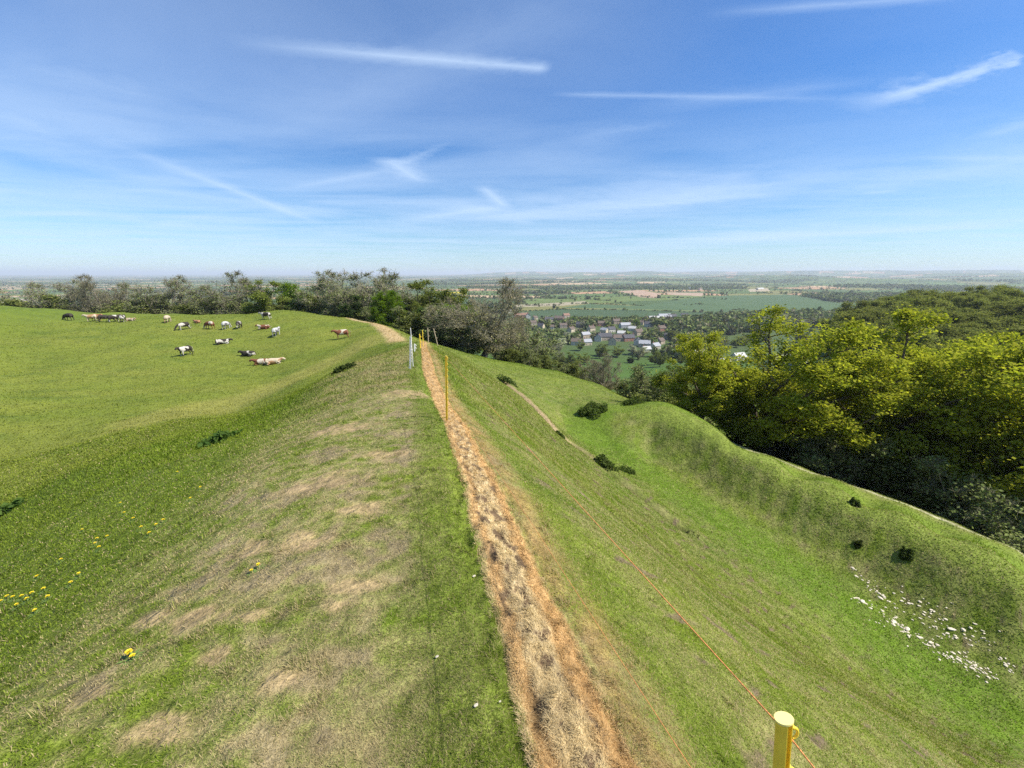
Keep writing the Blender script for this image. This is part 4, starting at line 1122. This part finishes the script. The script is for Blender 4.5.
post3 = poly_post(b3, t3, (t3 - b3).length, whitep, 'white plastic fence post left of the dead straw strip', 1.7)
t3b = Vector(P(410.5, 328, 11.9)); b3b = at(t3b.x, t3b.y)
rod_post(b3b, t3b, (t3b - b3b).length, .011, whitep, 'thin white rod rising just behind the white plastic post')
b4 = base_at(414.5, 352, 17.5); t4 = Vector(P(414.5, 344, 17.5)); rod_post(b4, t4, (t4 - b4).length, .03, whitep, 'short white stump of a post behind the white plastic post')
for u, vt, Y, m, r, w in [(419.5, 334, 22, yellowp, .03, 'first small yellow post where the straw strip nears the brow'), (422.3, 330, 24.5, yellowp, .022, 'second yellow post on the brow of the rampart'), (427.6, 328, 27.5, woodp, .035, 'taller pale wooden stake in the middle of the brow'), (433.5, 328.5, 29, woodp, .035, 'leaning pale wooden stake, rightmost on the brow')]:
    t = Vector(P(u, vt, Y)); b = at(t.x + (.25 if 'leaning' in w else 0), Y)
    rod_post(b, t, (t - b).length, r, m, w)
def wire(pts, r, label, sag=.03):
    V, F_, k = [], [], 7
    full = []
    for a, b in zip(pts[:-1], pts[1:]):
        n = 90
        for i in range(n):
            t = i / n; p = Vector(a).lerp(Vector(b), t); p.z -= sag * 4 * t * (1 - t) * min(1, (Vector(b) - Vector(a)).length / 6); full.append(p)
    full.append(Vector(pts[-1]))
    segs = [[*full[i], *full[i + 1], r, r] for i in range(len(full) - 1)]
    Vn, Q = tubes(np.array(segs), 6)
    me = mesh_np('polywire', Vn, Q, mat=wirem, smooth=True)
    return prop(link('polywire', me), label, 'wire', 'orange polywires of the electric fence')
def on_axis(base, top, back): return Vector(top) + (Vector(base) - Vector(top)).normalized() * back + Vector((.012, 0, 0))
back = Vector((1.55, -2.9, -1.25))
wire([on_axis(b3, t3, .03), on_axis(b2, t2, .035), on_axis(B1, HEAD, .045), back], .0015, 'upper orange polywire strung from the nearest yellow post up the fence line', 0.0)
wire([on_axis(b3, t3, .5), on_axis(b2, t2, .6), on_axis(B1, HEAD, .52), back - Vector((-.1, 0, .5))], .0013, 'lower orange polywire close above the dry grass', 0.0)
rod_post(at(back.x, back.y), back, (back - at(back.x, back.y)).length, .01, yellowp, 'yellow post behind the camera end of the fence')

# ------------------------------------------------------------------ village houses
WALLM = {'white': mat_simple('white_render', (.58, .54, .46), .9, 2, .08), 'cream': mat_simple('cream_render', (.52, .44, .31), .9, 2, .1), 'stone': mat_simple('village_stone', (.40, .33, .25), .95, 3, .2), 'brick': mat_simple('red_brick', (.34, .16, .11), .95, 3, .2), 'grey': mat_simple('grey_cladding', (.42, .42, .42), .8, 2, .1)}
ROOFM = {'red': mat_simple('clay_tile', (.24, .14, .10), .9, 3, .25), 'dark': mat_simple('slate', (.055, .055, .065), .7, 3, .3), 'brown': mat_simple('brown_tile', (.13, .10, .08), .9, 3, .25), 'grey': mat_simple('grey_roof', (.30, .31, .33), .7, 3, .15), 'pale': mat_simple('pale_sheet_roof', (.42, .42, .40), .6, 2, .1)}
glassm = mat_simple('window_glass', (.03, .04, .05), .1, spec=.6); framem = mat_simple('window_frame', (.75, .75, .72), .6); doorm = mat_simple('door_paint', (.1, .14, .12), .6)
def boxp(x0, x1, y0, y1, z0, z1):
    V = [(x, y, z) for z in (z0, z1) for x, y in ((x0, y0), (x1, y0), (x1, y1), (x0, y1))]
    return V, [(3, 2, 1, 0), (4, 5, 6, 7), (0, 1, 5, 4), (1, 2, 6, 5), (2, 3, 7, 6), (3, 0, 4, 7)]
def house(u, v, w, d, h, wall, roof, rz, label, name='house', loc=None):
    p = hit(u, v) if loc is None else at(*loc)
    e = link(name, None, None, (p.x, p.y, p.z), math.radians(rz)); e.empty_display_size = 1
    rh = d * .42; W, D = w / 2, d / 2
    V = [(-W, -D, -1.5), (W, -D, -1.5), (W, D, -1.5), (-W, D, -1.5), (-W, -D, h), (W, -D, h), (W, D, h), (-W, D, h), (-W, 0, h + rh), (W, 0, h + rh)]
    Fc = [(0, 1, 5, 4), (1, 2, 6, 9, 5), (2, 3, 7, 6), (3, 0, 4, 8, 7)]
    link('wall', mk('wall', [(V, Fc)], WALLM[wall]), e)
    t, ov = .25, .35; R = []
    for s in (-1, 1):
        a = (s * (D + ov), h - ov * rh / D); b = (0, h + rh)
        x0, x1 = -W - ov, W + ov
        VV = [(x0, a[0], a[1] + .02), (x1, a[0], a[1] + .02), (x1, b[0], b[1] + .02), (x0, b[0], b[1] + .02), (x0, a[0], a[1] + t), (x1, a[0], a[1] + t), (x1, b[0], b[1] + t), (x0, b[0], b[1] + t)]
        R.append((VV, [(3, 2, 1, 0), (4, 5, 6, 7), (0, 1, 5, 4), (1, 2, 6, 5), (2, 3, 7, 6), (3, 0, 4, 7)]))
    ro = link('roof', mk('roof', R, ROOFM[roof]), e)
    if name == 'house':
        for cx in ((-W + .8,) if w < 10 else (-W + .8, W - .8)):
            link('chimney', mk('chimney', [boxp(cx - .45, cx + .45, -.35, .35, h + rh - .6, h + rh + 1.3), boxp(cx - .2, cx + .2, -.15, .15, h + rh + 1.3, h + rh + 1.7)], WALLM['brick' if wall != 'stone' else 'stone']), ro)
        nst = 2 if h > 4 else 1; nc = max(2, int(w / 3.2))
        for sy in (-1, 1):
            for st in range(nst):
                for c in range(nc):
                    x = -W + w * (c + .5) / nc; z = 1.0 + st * 2.6
                    if sy < 0 and st == 0 and c == nc // 2:
                        link('door', mk('door', [boxp(x - .45, x + .45, sy * D - .05, sy * D + .05, 0, 2.05)], doorm), e); continue
                    f = link('window', mk('window', [boxp(x - .6, x + .6, sy * D - .05, sy * D + .05, z, z + 1.2)], framem), e)
                    yy = sy * (D + .045)
                    link('pane', mk('pane', [boxp(x - .5, x - .04, yy - .02, yy + .02, z + .1, z + 1.1), boxp(x + .04, x + .5, yy - .02, yy + .02, z + .1, z + 1.1)], glassm), f)
        for sx in (-1, 1):
            z = 1.0 + (nst - 1) * 2.6
            f = link('window', mk('window', [boxp(sx * W - .05, sx * W + .05, -.5, .5, z, z + 1.2)], framem), e); xx = sx * (W + .045)
            link('pane', mk('pane', [boxp(xx - .02, xx + .02, -.42, .42, z + .1, z + 1.1)], glassm), f)
    else:
        link('door', mk('door', [boxp(-1.6, 1.6, -D - .06, -D + .04, 0, 3.2)], doorm), e)
    return prop(e, label, 'barn' if name == 'barn' else 'house', 'houses of the village below the hill' if name == 'house' else 'farm sheds of the village')
H = [
    (521, 318, 26, 9, 5.5, 'brick', 'red', 8, 'long red-roofed terrace alone at the left of the village'),
    (528, 318.5, 8, 8, 6, 'white', 'red', 95, 'white gabled house closing the right end of the red-roofed terrace'),
    (509, 313, 9, 7, 4, 'white', 'grey', 20, 'small white cottage left of the red-roofed terrace'),
    (535, 320, 8, 7, 4, 'cream', 'brown', 40, 'small cream cottage right of the white gabled house'),
    (549, 322, 14, 8, 4.6, 'stone', 'dark', 15, 'dark-roofed stone house left of the tall dark conifer'),
    (545, 322.5, 7, 6, 3.5, 'white', 'dark', 70, 'low white outhouse in front of the dark-roofed stone house'),
    (559, 321, 15, 9, 5, 'brick', 'brown', -15, 'brown-red roofed house under the tall dark conifer'),
    (566, 318, 12, 8, 5, 'stone', 'red', 25, 'red-tiled house right of the tall dark conifer'),
    (551, 329, 8, 6, 3.6, 'white', 'brown', 0, 'tiny white cottage among the trees below the conifer'),
    (576, 345, 11, 7, 4.4, 'white', 'brown', -10, 'white cottage with brown roof at the top of the green pasture'),
    (585, 338, 12, 7, 4.6, 'stone', 'grey', 30, 'grey-roofed stone house half lost in the trees in mid village'),
    (598, 341, 11, 8, 5, 'white', 'dark', 75, 'white house with steep black roof left of the cream gable'),
    (605, 340, 15, 9, 4.6, 'stone', 'dark', 10, 'long black-roofed house adjoining the cream gable'),
    (612, 345, 7, 8, 6, 'cream', 'brown', 80, 'bright cream gable facing the hill in the middle of the village'),
    (619, 341, 15, 8, 4.4, 'stone', 'brown', 5, 'brown-roofed house right of the cream gable'),
    (621, 336, 10, 7, 4, 'white', 'pale', -10, 'pale-roofed white bungalow above the brown-roofed house'),
    (611, 332, 10, 7, 4.5, 'white', 'dark', 20, 'white dark-roofed house among the upper village trees'),
    (625, 328, 16, 8, 4.6, 'grey', 'grey', 12, 'grey-white row of houses in the upper village'),
    (632, 331, 10, 7, 4, 'white', 'pale', -20, 'bright white low house below the upper grey row'),
    (628, 341, 14, 8, 4.4, 'brick', 'dark', 15, 'black-roofed brick house right of centre'),
    (637, 345, 9, 7, 5.4, 'white', 'dark', 70, 'white gable house with black roof by the round pale tree'),
    (644, 347, 12, 8, 4.2, 'stone', 'grey', -12, 'grey-roofed house nearest the foot of the village'),
    (646, 352, 8, 6, 3.4, 'white', 'pale', 10, 'lowest white cottage beside the pasture end'),
    (655, 349, 9, 7, 3.8, 'white', 'grey', 30, 'white cottage to the right of the lowest one'),
    (638, 335, 12, 8, 4.6, 'stone', 'brown', 30, 'brown-roofed stone house under the round green tree'),
    (648, 327, 11, 8, 5, 'white', 'dark', -10, 'white house with slate roof left of the white sheds'),
    (676, 331, 8, 7, 4, 'white', 'brown', 0, 'lone white cottage right of the copper beech'),
    (672, 319, 14, 8, 5, 'stone', 'dark', 12, 'dark-roofed house behind the white sheds'),
    (684, 318, 12, 8, 5, 'white', 'dark', -8, 'white house with dark roof at the right end of the village'),
    (698, 357, 12, 7, 3.8, 'white', 'pale', 15, 'white bungalow glimpsed through the first oak'),
    (712, 352, 9, 7, 4.5, 'stone', 'brown', 60, 'stone cottage glimpsed over the first oak'),
    (533, 325, 10, 7, 4, 'stone', 'brown', 20, 'stone cottage below the white gabled house of the red-roofed terrace'),
    (541, 328, 9, 7, 4, 'cream', 'dark', -30, 'cream slate-roofed cottage left of the tiny white cottage'),
    (563, 328, 11, 7, 4.2, 'stone', 'brown', 10, 'stone house standing alone below the red-tiled house'),
    (571, 332, 10, 7, 4.4, 'cream', 'brown', 50, 'cream brown-roofed house between conifer and the broad bare tree'),
    (580, 327, 12, 8, 4.4, 'stone', 'dark', -15, 'slate-roofed stone house behind the broad bare brown tree'),
    (591, 331, 10, 7, 4.4, 'cream', 'brown', 35, 'cream house left of the bare brown trees of the village middle'),
    (601, 326, 11, 7, 4.6, 'brick', 'brown', 5, 'brick house at the top of the village above the bare trees'),
    (604, 333, 9, 7, 4.2, 'cream', 'grey', -40, 'cream grey-roofed cottage under the bare brown tree'),
    (616, 324, 12, 8, 4.6, 'stone', 'brown', 15, 'stone house at the upper edge left of the grey-white row'),
    (640, 325, 10, 7, 4.4, 'cream', 'brown', -25, 'cream house between grey-white row and long shed'),
    (661, 331, 11, 8, 4.4, 'brick', 'brown', 20, 'brick house at the foot of the copper beech'),
    (668, 339, 10, 7, 4.2, 'cream', 'dark', -10, 'cream slate-roofed house below the lone white cottage'),
    (660, 344, 9, 7, 4, 'stone', 'brown', 40, 'small stone cottage at the right foot of the village'),
    (587, 345, 9, 7, 4, 'cream', 'grey', 15, 'cream cottage on the pasture hedge right of the white one'),
    (694, 326, 10, 7, 4.2, 'stone', 'brown', -20, 'stone cottage in the belt of trees right of the village'),
    (706, 322, 12, 8, 4.4, 'cream', 'brown', 10, 'cream farmhouse farthest right among the belt of trees'),
]
HXY = [(q[0], hit(q[0], q[1]).x, hit(q[0], q[1]).y) for q in H]; HPOS = [(a, c) for a, b, c in HXY]
for u, v, w, d, h, wl, rf, rz, lab in H: house(u, v, w, d, h, wl, rf, rz, lab)
for u, v, w, d, h, wl, rf, rz, lab in [(656, 322, 26, 12, 5, 'grey', 'pale', 8, 'long white farm shed at the top right of the village'), (664, 319.5, 22, 12, 5, 'grey', 'grey', 8, 'grey farm shed right behind the long white one'), (722, 366, 13, 8, 3.4, 'white', 'pale', 20, 'white shed showing through the branches between the two left oaks'),
                                      (738, 360, 12, 8, 3.4, 'white', 'pale', 20, 'second white shed behind the branches, right of the first'), (785, 372, 14, 9, 3.6, 'white', 'pale', 10, 'pale shed seen under the tall yellow-topped oak')]:
    house(u, v, w, d, h, wl, rf, rz, lab, 'barn')
for i, (u, v, w) in enumerate([(508, 291, 40), (514, 290.5, 34), (519, 289, 30), (521, 283, 60), (760, 290, 50), (700, 290, 30), (541, 283, 60), (690, 289.5, 26)]):
    house(u, v, w, 12, 6, ['white', 'cream', 'stone'][i % 3], ['red', 'pale', 'brown'][i % 3], i * 17 - 40,
          'distant farmhouse %s' % ['left of the far hamlet', 'in the middle of the far hamlet', 'right of the far hamlet', 'far beyond the hamlet near the skyline', 'by the pale field on the far right', 'beside the right tan field', 'under the far skyline right of the hamlet', 'just left of the right tan field'][i], 'barn')

# trees among the houses
g = np.random.default_rng(33); VG = 'trees among the village houses'
vt = [('dark_evergreen', 554, 600, 304, 'tall dark conifer standing above the left village roofs', 1.3), ('copper_tree', 657, 440, 316, 'large copper beech right of the village centre', 1.3), ('copper_tree', 668, 470, 314, 'second copper-brown tree against the copper beech', 1.2), ('bright_tree', 636, 470, 319, 'round bright green tree above the village centre', 1.0),
      ('bright_tree', 573, 520, 317, 'green tree right of the red-tiled house', .9), ('bare_tree', 594, 430, 316, 'broad bare brown tree in the village middle', 1.5), ('bare_tree', 606, 450, 319, 'bare brown tree right of the broad one', 1.3), ('bare_tree', 583, 460, 320, 'bare tree left of the broad brown one', 1.1), ('dark_evergreen', 573, 500, 318, 'dark yew beside the green tree', 1.2),
      ('blossom_tree', 633, 395, 345, 'pale pink blossoming tree at the village foot', 1.3), ('blossom_tree', 560, 330, 338, 'white blossoming pear at the left of the pasture', 1.2), ('leafing_tree', 602, 385, 344, 'dark round tree in front of the black-roofed houses', 1.3), ('leafing_tree', 617, 350, 346, 'dense round tree below the cream gable', 1.4), ('blossom_tree', 642, 385, 347, 'cream willow right of the pink blossom', 1.3), ('leafing_tree', 655, 330, 352, 'rounded hedge tree at the end of the pasture', 1.3)]
for k, u, Y, v, lab, sx in vt: tpx(k, u, Y, v, lab, VG, sx, hmin=5, vm=v + 8)
near = ['the red-roofed terrace', 'the white gabled house', 'the dark-roofed stone house', 'the brown-red roofed house', 'the tiny white cottage', 'the white cottage by the pasture', 'the cream gable', 'the brown-roofed house', 'the pale bungalow', 'the upper grey row', 'the grey-roofed house', 'the lone white cottage', 'the white sheds', 'the right end of the village']
nu = [521, 529, 548, 560, 551, 576, 612, 620, 622, 627, 645, 676, 660, 690]
adj = ['bushy', 'rounded', 'thin', 'olive', 'twiggy', 'broad', 'low', 'leafy']
for i in range(190):
    u = g.uniform(496, 706); Y = g.uniform(300, 680)
    if u > 585 and u < 655 and Y < 345: Y += 100
    hgt = g.uniform(5, 10.5)
    if any(abs(u - hu) < 7 and hy - 80 < Y < hy + 10 for hu, hy in HPOS): continue
    k = ['leafing_tree', 'bare_tree', 'leafing_tree', 'leaf_bare_bush', 'hawthorn_bush', 'leafing_tree', 'bare_tree', 'dark_evergreen'][i % 8]
    if 'bush' in k: hgt *= .6
    d = ray(u, 335); p = at(d[0] / d[1] * Y, Y)
    j = int(np.argmin([abs(a - u) for a in nu]))
    tree(k, (p.x, p.y, p.z - .1), hgt, '%s %s %s %s' % (adj[i % 8], 'bush' if 'bush' in k else 'tree', ('in front of and ' if Y < 430 else 'beyond and ' if Y > 560 else '') + ('left of' if u < nu[j] - 2 else 'right of' if u > nu[j] + 2 else 'in line with'), near[j]), VG, sx=g.uniform(1.1, 1.6))
# belt of trees beyond the village on the right
for i in range(58):
    u = 655 + i * 3.9 + g.uniform(-2, 2); Y = g.uniform(430, 760); hgt = g.uniform(7, 12)
    d = ray(u, 325); p = at(d[0] / d[1] * Y, Y)
    tree(['leafing_tree', 'bare_tree', 'wood_tree'][i % 3], (p.x, p.y, p.z - .1), hgt, 'tree of the grey-green belt %s' % ('between the copper beech and the tall oak' if u < 740 else 'above the tall yellow-topped oak' if u < 810 else 'above the gap before the wooded hill'), 'belt of trees right of the village', sx=1.3)

# ------------------------------------------------------------------ far hedgerows and woods (one mass)
def far_trees():
    g = np.random.default_rng(44)
    n = 700000
    r = np.exp(g.uniform(math.log(330), math.log(15000), n)); a = g.uniform(-math.radians(62), math.radians(62), n)
    x, y = r * np.sin(a), r * np.cos(a)
    ident, edge = voro(x, y); wd = wood_mask(x, y) > .5
    free = inpoly(x, y, HEDGELESS)
    infield = np.zeros(n, bool)
    for pl, _ in FIELDS: infield |= inpoly(x, y, pl)
    lone = g.random(n) < .004
    belt = inpoly(x, y, BELT)
    vtr = inpoly(x, y, VTREES) & (g.random(n) < .25)
    az_ = x / y
    for hu, hx, hy in HXY:
        vtr &= ~((np.hypot(x - hx, y - hy) < 11) | ((np.abs(az_ - hx / hy) < .016) & (y < hy) & (y > hy - 70)))
    k = vtr | (belt & (g.random(n) < .12)) | ((r > 640) & (((edge < 5 + r * .0006) & ~free & ~infield & (g.random(n) < .75)) | (wd & (g.random(n) < .18) & ~free & ~infield) | (lone & ~free & ~infield)))
    wd = wd | belt
    x, y, r, wd = x[k], y[k], r[k], wd[k]
    # hedges across the big green fields
    ex = []
    for pts in ([(500, 312), (560, 308.5), (640, 309.5), (700, 311.5), (850, 314)], [(560, 303), (600, 303), (645, 305)], [(500, 305), (560, 304.5)], [(614, 294), (660, 298), (705, 297.5)], [(690, 321), (600, 322), (500, 324)]):
        pl = pxpoly(pts)
        for p, q in zip(pl[:-1], pl[1:]):
            m = int(np.hypot(*(q - p)) / 4); t = g.random(m)[:, None]; ex.append(p + (q - p) * t + g.normal(size=(m, 2)) * 1.5)
    for u, v in [(592, 303), (594, 303.2), (601, 303.4), (692, 304), (700, 303.6), (735, 309), (742, 308.5), (715, 298), (724, 299), (659, 297), (674, 300), (618, 302)]:
        ex.append(pxpoly([(u, v)] * 5) + g.normal(size=(5, 2)) * 5)
    ex = np.concatenate(ex); x = np.r_[x, ex[:, 0]]; y = np.r_[y, ex[:, 1]]; wd = np.r_[wd, np.zeros(len(ex), bool)]; r = np.hypot(x, y)
    m = len(x)
    r0 = np.hypot(x, y); vz = (r0 < 700) & ~wd
    h = np.where(wd, g.uniform(8, 14, m), np.where(g.random(m) < .35, g.uniform(5, 11, m), g.uniform(2, 4, m)))
    h[-len(ex):] = np.where(g.random(len(ex)) < .12, g.uniform(4, 8, len(ex)), g.uniform(1.5, 3, len(ex)))
    h = np.where(vz, g.uniform(4, 10, m), h)
    R = np.where(h > 5, h * .45, h * .8)
    z = zt(x, y)
    cnt = np.where(r < 1500, 34, np.where(r < 3500, 16, 7))
    idx = np.repeat(np.arange(m), cnt); N_ = len(idx)
    k = g.normal(size=(N_, 3)); k /= np.linalg.norm(k, axis=1)[:, None]; k *= (g.random(N_) ** .33)[:, None]
    c = np.c_[x[idx] + k[:, 0] * R[idx], y[idx] + k[:, 1] * R[idx], z[idx] + h[idx] * (.52 + .48 * k[:, 2])]
    sz = (R * 1.0)[idx] * (1 + (cnt[idx] < 20) * .3 + (cnt[idx] < 10) * .5)
    V, Q = leaf_quads(c, sz, g)
    base = np.array([(.11, .15, .045), (.16, .19, .065), (.17, .16, .09), (.07, .10, .035), (.18, .21, .07)])[g.integers(0, 5, m)]
    cl = base[idx] * g.uniform(.8, 1.2, N_)[:, None]
    me = mesh_np('far_woodland', V, Q, cols=np.repeat(cl, 4, 0), mat=leaf_far0)
    print('far trees', m, 'quads', N_)
    return prop(link('far_woodland', me), 'distant hedgerows and copses patterning the plain', 'woodland', kind='stuff')
leaf_far0 = mat_leaf('distant_foliage', trans=.15, var=0)
far_trees()

# ------------------------------------------------------------------ haze
hz = bpy.data.meshes.new('haze'); S = 41000
V, Fc = boxp(-S, S, -S, S, -190, 118); hz.from_pydata(V, [], Fc)
Nh = N('haze'); pv = Nh.n('ShaderNodeVolumePrincipled'); pv.inputs['Color'].default_value = (.84, .92, 1.0, 1); pv.inputs['Density'].default_value = HAZE = 9.5e-5; pv.inputs['Anisotropy'].default_value = .05
hz.materials.append(Nh.out(None, pv.outputs[0]))
prop(link('haze', hz), 'pale blue haze over the plain', kind='stuff')

# ------------------------------------------------------------------ sky and sun
SUN_EL, SUN_AZ = math.radians(50), math.radians(100)      # azimuth from +Y towards +X
w = bpy.data.worlds.new('World'); bpy.context.scene.world = w; w.use_nodes = True
W = N('', w.node_tree)
sky = W.n('ShaderNodeTexSky'); sky.sky_type = 'NISHITA'; sky.sun_disc = False; sky.sun_elevation = SUN_EL; sky.sun_rotation = SUN_AZ
sky.altitude = 150; sky.air_density = 1.0; sky.dust_density = .25; sky.ozone_density = 2.0
gen = W.n('ShaderNodeTexCoord').outputs['Generated']
sep = W.n('ShaderNodeSeparateXYZ', Vector=gen)
zc = W.math('MAXIMUM', sep.outputs[2], .012)
U = W.math('DIVIDE', sep.outputs[0], zc); Vv = W.math('DIVIDE', sep.outputs[1], zc)
def plane(u, v):
    d = ray(u, v); z = max(d[2], .012); return np.array((d[0] / z, d[1] / z))
plv = W.n('ShaderNodeCombineXYZ', X=U, Y=Vv).outputs[0]
def trail(a, b, wa, wb, strength, fade=(.15, .1), rough=.5, nscale=6.0, ns=1.0):
    """a wisp or aircraft trail at cirrus height; wa, wb are its half widths in picture points at each end"""
    A, B = plane(*a), plane(*b); D = B - A; L_ = np.hypot(*D); D /= L_; Np = np.array((-D[1], D[0]))
    pd = np.array(b, float) - np.array(a, float); pd /= np.hypot(*pd); pn_ = np.array((-pd[1], pd[0]))
    def hw(p, k): q = plane(p[0] + pn_[0] * k, p[1] + pn_[1] * k); return abs((q - plane(*p)) @ Np)
    WA, WB = hw(a, wa), hw(b, wb)
    x = W.math('SUBTRACT', U, float(A[0])); y = W.math('SUBTRACT', Vv, float(A[1]))
    t = W.math('DIVIDE', W.math('ADD', W.math('MULTIPLY', x, float(D[0])), W.math('MULTIPLY', y, float(D[1]))), float(L_))
    dd = W.math('ADD', W.math('MULTIPLY', x, float(Np[0])), W.math('MULTIPLY', y, float(Np[1])))
    nv = W.n('ShaderNodeCombineXYZ', X=W.math('MULTIPLY', t, nscale), Y=W.math('DIVIDE', dd, float(max(WA, WB))), Z=float(a[0])).outputs[0]
    nz = W.noise(nv, 1.6 * ns, 5, .65)
    dn = W.math('ADD', W.math('ABSOLUTE', dd), W.math('MULTIPLY', W.math('SUBTRACT', nz, .5), float(max(WA, WB) * rough * 2)))
    width = W.math('MAXIMUM', W.math('ADD', W.math('MULTIPLY', t, float(WB - WA)), float(WA)), float(min(WA, WB) * .3 + 1e-5))
    q = W.math('DIVIDE', dn, width)
    core = W.math('POWER', W.ramp(q, 1.0, 0.0), 1.5)
    e = W.math('MULTIPLY', W.ramp(t, 0, fade[0]), W.ramp(t, 1, 1 - fade[1]))
    return W.math('MULTIPLY', W.math('MULTIPLY', core, e), W.math('MULTIPLY', W.ramp(nz, .25, .7, .35, 1.0), min(strength * 1.35, .8)))
masks = [
    trail((225, 42), (552, 69), 13, 9, .62, (.45, .04), .6, 9),
    trail((845, 112), (1026, 54), 20, 5, .42, (.35, .03), 1.1, 3),
    trail((870, 102), (1022, 60), 9, 5, .5, (.3, .03), .8, 4),
    trail((550, 94), (905, 100), 4, 7, .30, (.1, .6), .5, 9),
    trail((630, 108), (900, 78), 14, 10, .16, (.3, .3), .6, 4),
    trail((60, 122), (325, 226), 10, 5, .5, (.35, .35), .4, 8),
    trail((382, 156), (424, 184), 15, 12, .60, (.15, .3), .8, 3),
    trail((396, 166), (455, 140), 9, 4, .34, (.15, .6), .9, 4),
    trail((270, 192), (400, 168), 5, 6, .26, (.4, .2), .6, 6),
    trail((380, 224), (504, 206), 8, 7, .5, (.5, .12), .5, 6),
    trail((480, 184), (506, 208), 11, 8, .6, (.2, .2), .7, 3),
    trail((700, 14), (980, -6), 9, 9, .34, (.4, .2), .5, 6),
    trail((130, 232), (250, 206), 5, 6, .18, (.3, .3), .5, 6),
    trail((430, 224), (920, 166), 10, 26, .5, (.25, .2), 1.1, 5),
    trail((560, 212), (820, 190), 7, 9, .5, (.3, .4), 1.0, 6),
    trail((640, 244), (1060, 222), 5, 6, .55, (.4, .1), .6, 10),
    trail((820, 196), (1090, 150), 10, 26, .26, (.3, .1), 1.0, 5),
    trail((900, 158), (1060, 158), 5, 6, .26, (.5, .1), .8, 6),
    trail((860, 194), (900, 190), 3, 3, .30, (.3, .3), .9, 4),
    trail((0, 108), (60, 140), 12, 10, .12, (.3, .3), .9, 4),
    trail((540, 272), (560, 130), 26, 60, .12, (.3, .5), 1.0, 3),
    trail((340, 212), (640, 190), 10, 6, .16, (.3, .5), .9, 6),
    trail((560, 140), (700, 118), 9, 7, .15, (.3, .4), .9, 6),
    trail((520, 262), (1060, 196), 6, 16, .3, (.3, .1), 1.0, 6),
    trail((20, 250), (420, 236), 6, 8, .2, (.4, .3), 1.0, 6),
    trail((240, 150), (700, -60), 40, 60, .16, (.3, .3), .8, 3),
    trail((0, 60), (200, 110), 18, 12, .14, (.3, .4), 1.0, 4),
    trail((980, 140), (1060, 110), 10, 12, .25, (.3, .1), 1.0, 4),
]
tot = masks[0]
for m in masks[1:]:      # screen
    tot = W.math('SUBTRACT', 1.0, W.math('MULTIPLY', W.math('SUBTRACT', 1.0, tot), W.math('SUBTRACT', 1.0, m)))
# thin broad veils
rot = W.n('ShaderNodeMapping'); W.t.links.new(plv, rot.inputs['Vector']); rot.inputs['Rotation'].default_value = (0, 0, 1.0); rot.inputs['Scale'].default_value = (.45, .9, 1)
v1 = W.noise(rot.outputs[0], .8, 5, .55, .5)
side = W.ramp(W.math('DIVIDE', sep.outputs[0], W.math('MAXIMUM', sep.outputs[1], .05)), .5, -.9, .12, .42)
veil = W.math('MULTIPLY', W.ramp(v1, .35, .75), side)
low = W.math('MULTIPLY', W.ramp(sep.outputs[2], .32, .03), W.math('MULTIPLY', W.ramp(v1, .3, .62), .38))
tot = W.math('SUBTRACT', 1.0, W.math('MULTIPLY', W.math('SUBTRACT', 1.0, tot), W.math('MULTIPLY', W.math('SUBTRACT', 1.0, veil), W.math('SUBTRACT', 1.0, low))))
tint = W.mix(W.ramp(sep.outputs[2], .0, .35), (.68, .88, 1.05), (.45, .80, 1.2))
sk = W.mix(1.0, sky.outputs[0], tint, 'MULTIPLY')
colr = W.mix(tot, sk, (5.2, 6.6, 8.6))
bg = W.n('ShaderNodeBackground', Strength=.07); W.t.links.new(colr, bg.inputs['Color'])
wo = W.t.nodes.new('ShaderNodeOutputWorld'); W.t.links.new(bg.outputs[0], wo.inputs['Surface'])

sd = bpy.data.lights.new('sun', 'SUN'); sd.energy = 4.2; sd.angle = math.radians(.5); sd.color = (1, .94, .84)
so = link('sun', sd)
sv = Vector((math.sin(SUN_AZ) * math.cos(SUN_EL), math.cos(SUN_AZ) * math.cos(SUN_EL), math.sin(SUN_EL)))
so.rotation_mode = 'QUATERNION'; so.rotation_quaternion = sv.to_track_quat('Z', 'Y'); so.location = sv * 50

cd = bpy.data.cameras.new('camera'); co = link('camera', cd)
cd.sensor_width = 36; cd.lens = 36 * F / 1024; cd.clip_start = .05; cd.clip_end = 90000
co.rotation_euler = (math.pi / 2 - PITCH, 0, 0)
sc = bpy.context.scene; sc.camera = co
sc.view_settings.view_transform = 'Standard'; sc.view_settings.look = 'None'; sc.view_settings.exposure = .95; sc.view_settings.gamma = 1
sc.render.engine = 'CYCLES'
sc.cycles.max_bounces = 5; sc.cycles.diffuse_bounces = 3; sc.cycles.transmission_bounces = 3; sc.cycles.glossy_bounces = 1; sc.cycles.volume_bounces = 0; sc.cycles.transparent_max_bounces = 6
sc.cycles.use_denoising = False; sc.cycles.denoiser = 'OPENIMAGEDENOISE'; sc.cycles.denoising_input_passes = 'RGB_ALBEDO_NORMAL'; sc.cycles.denoising_prefilter = 'ACCURATE'
print('objects', len(bpy.data.objects), 'trees', tcount[0])
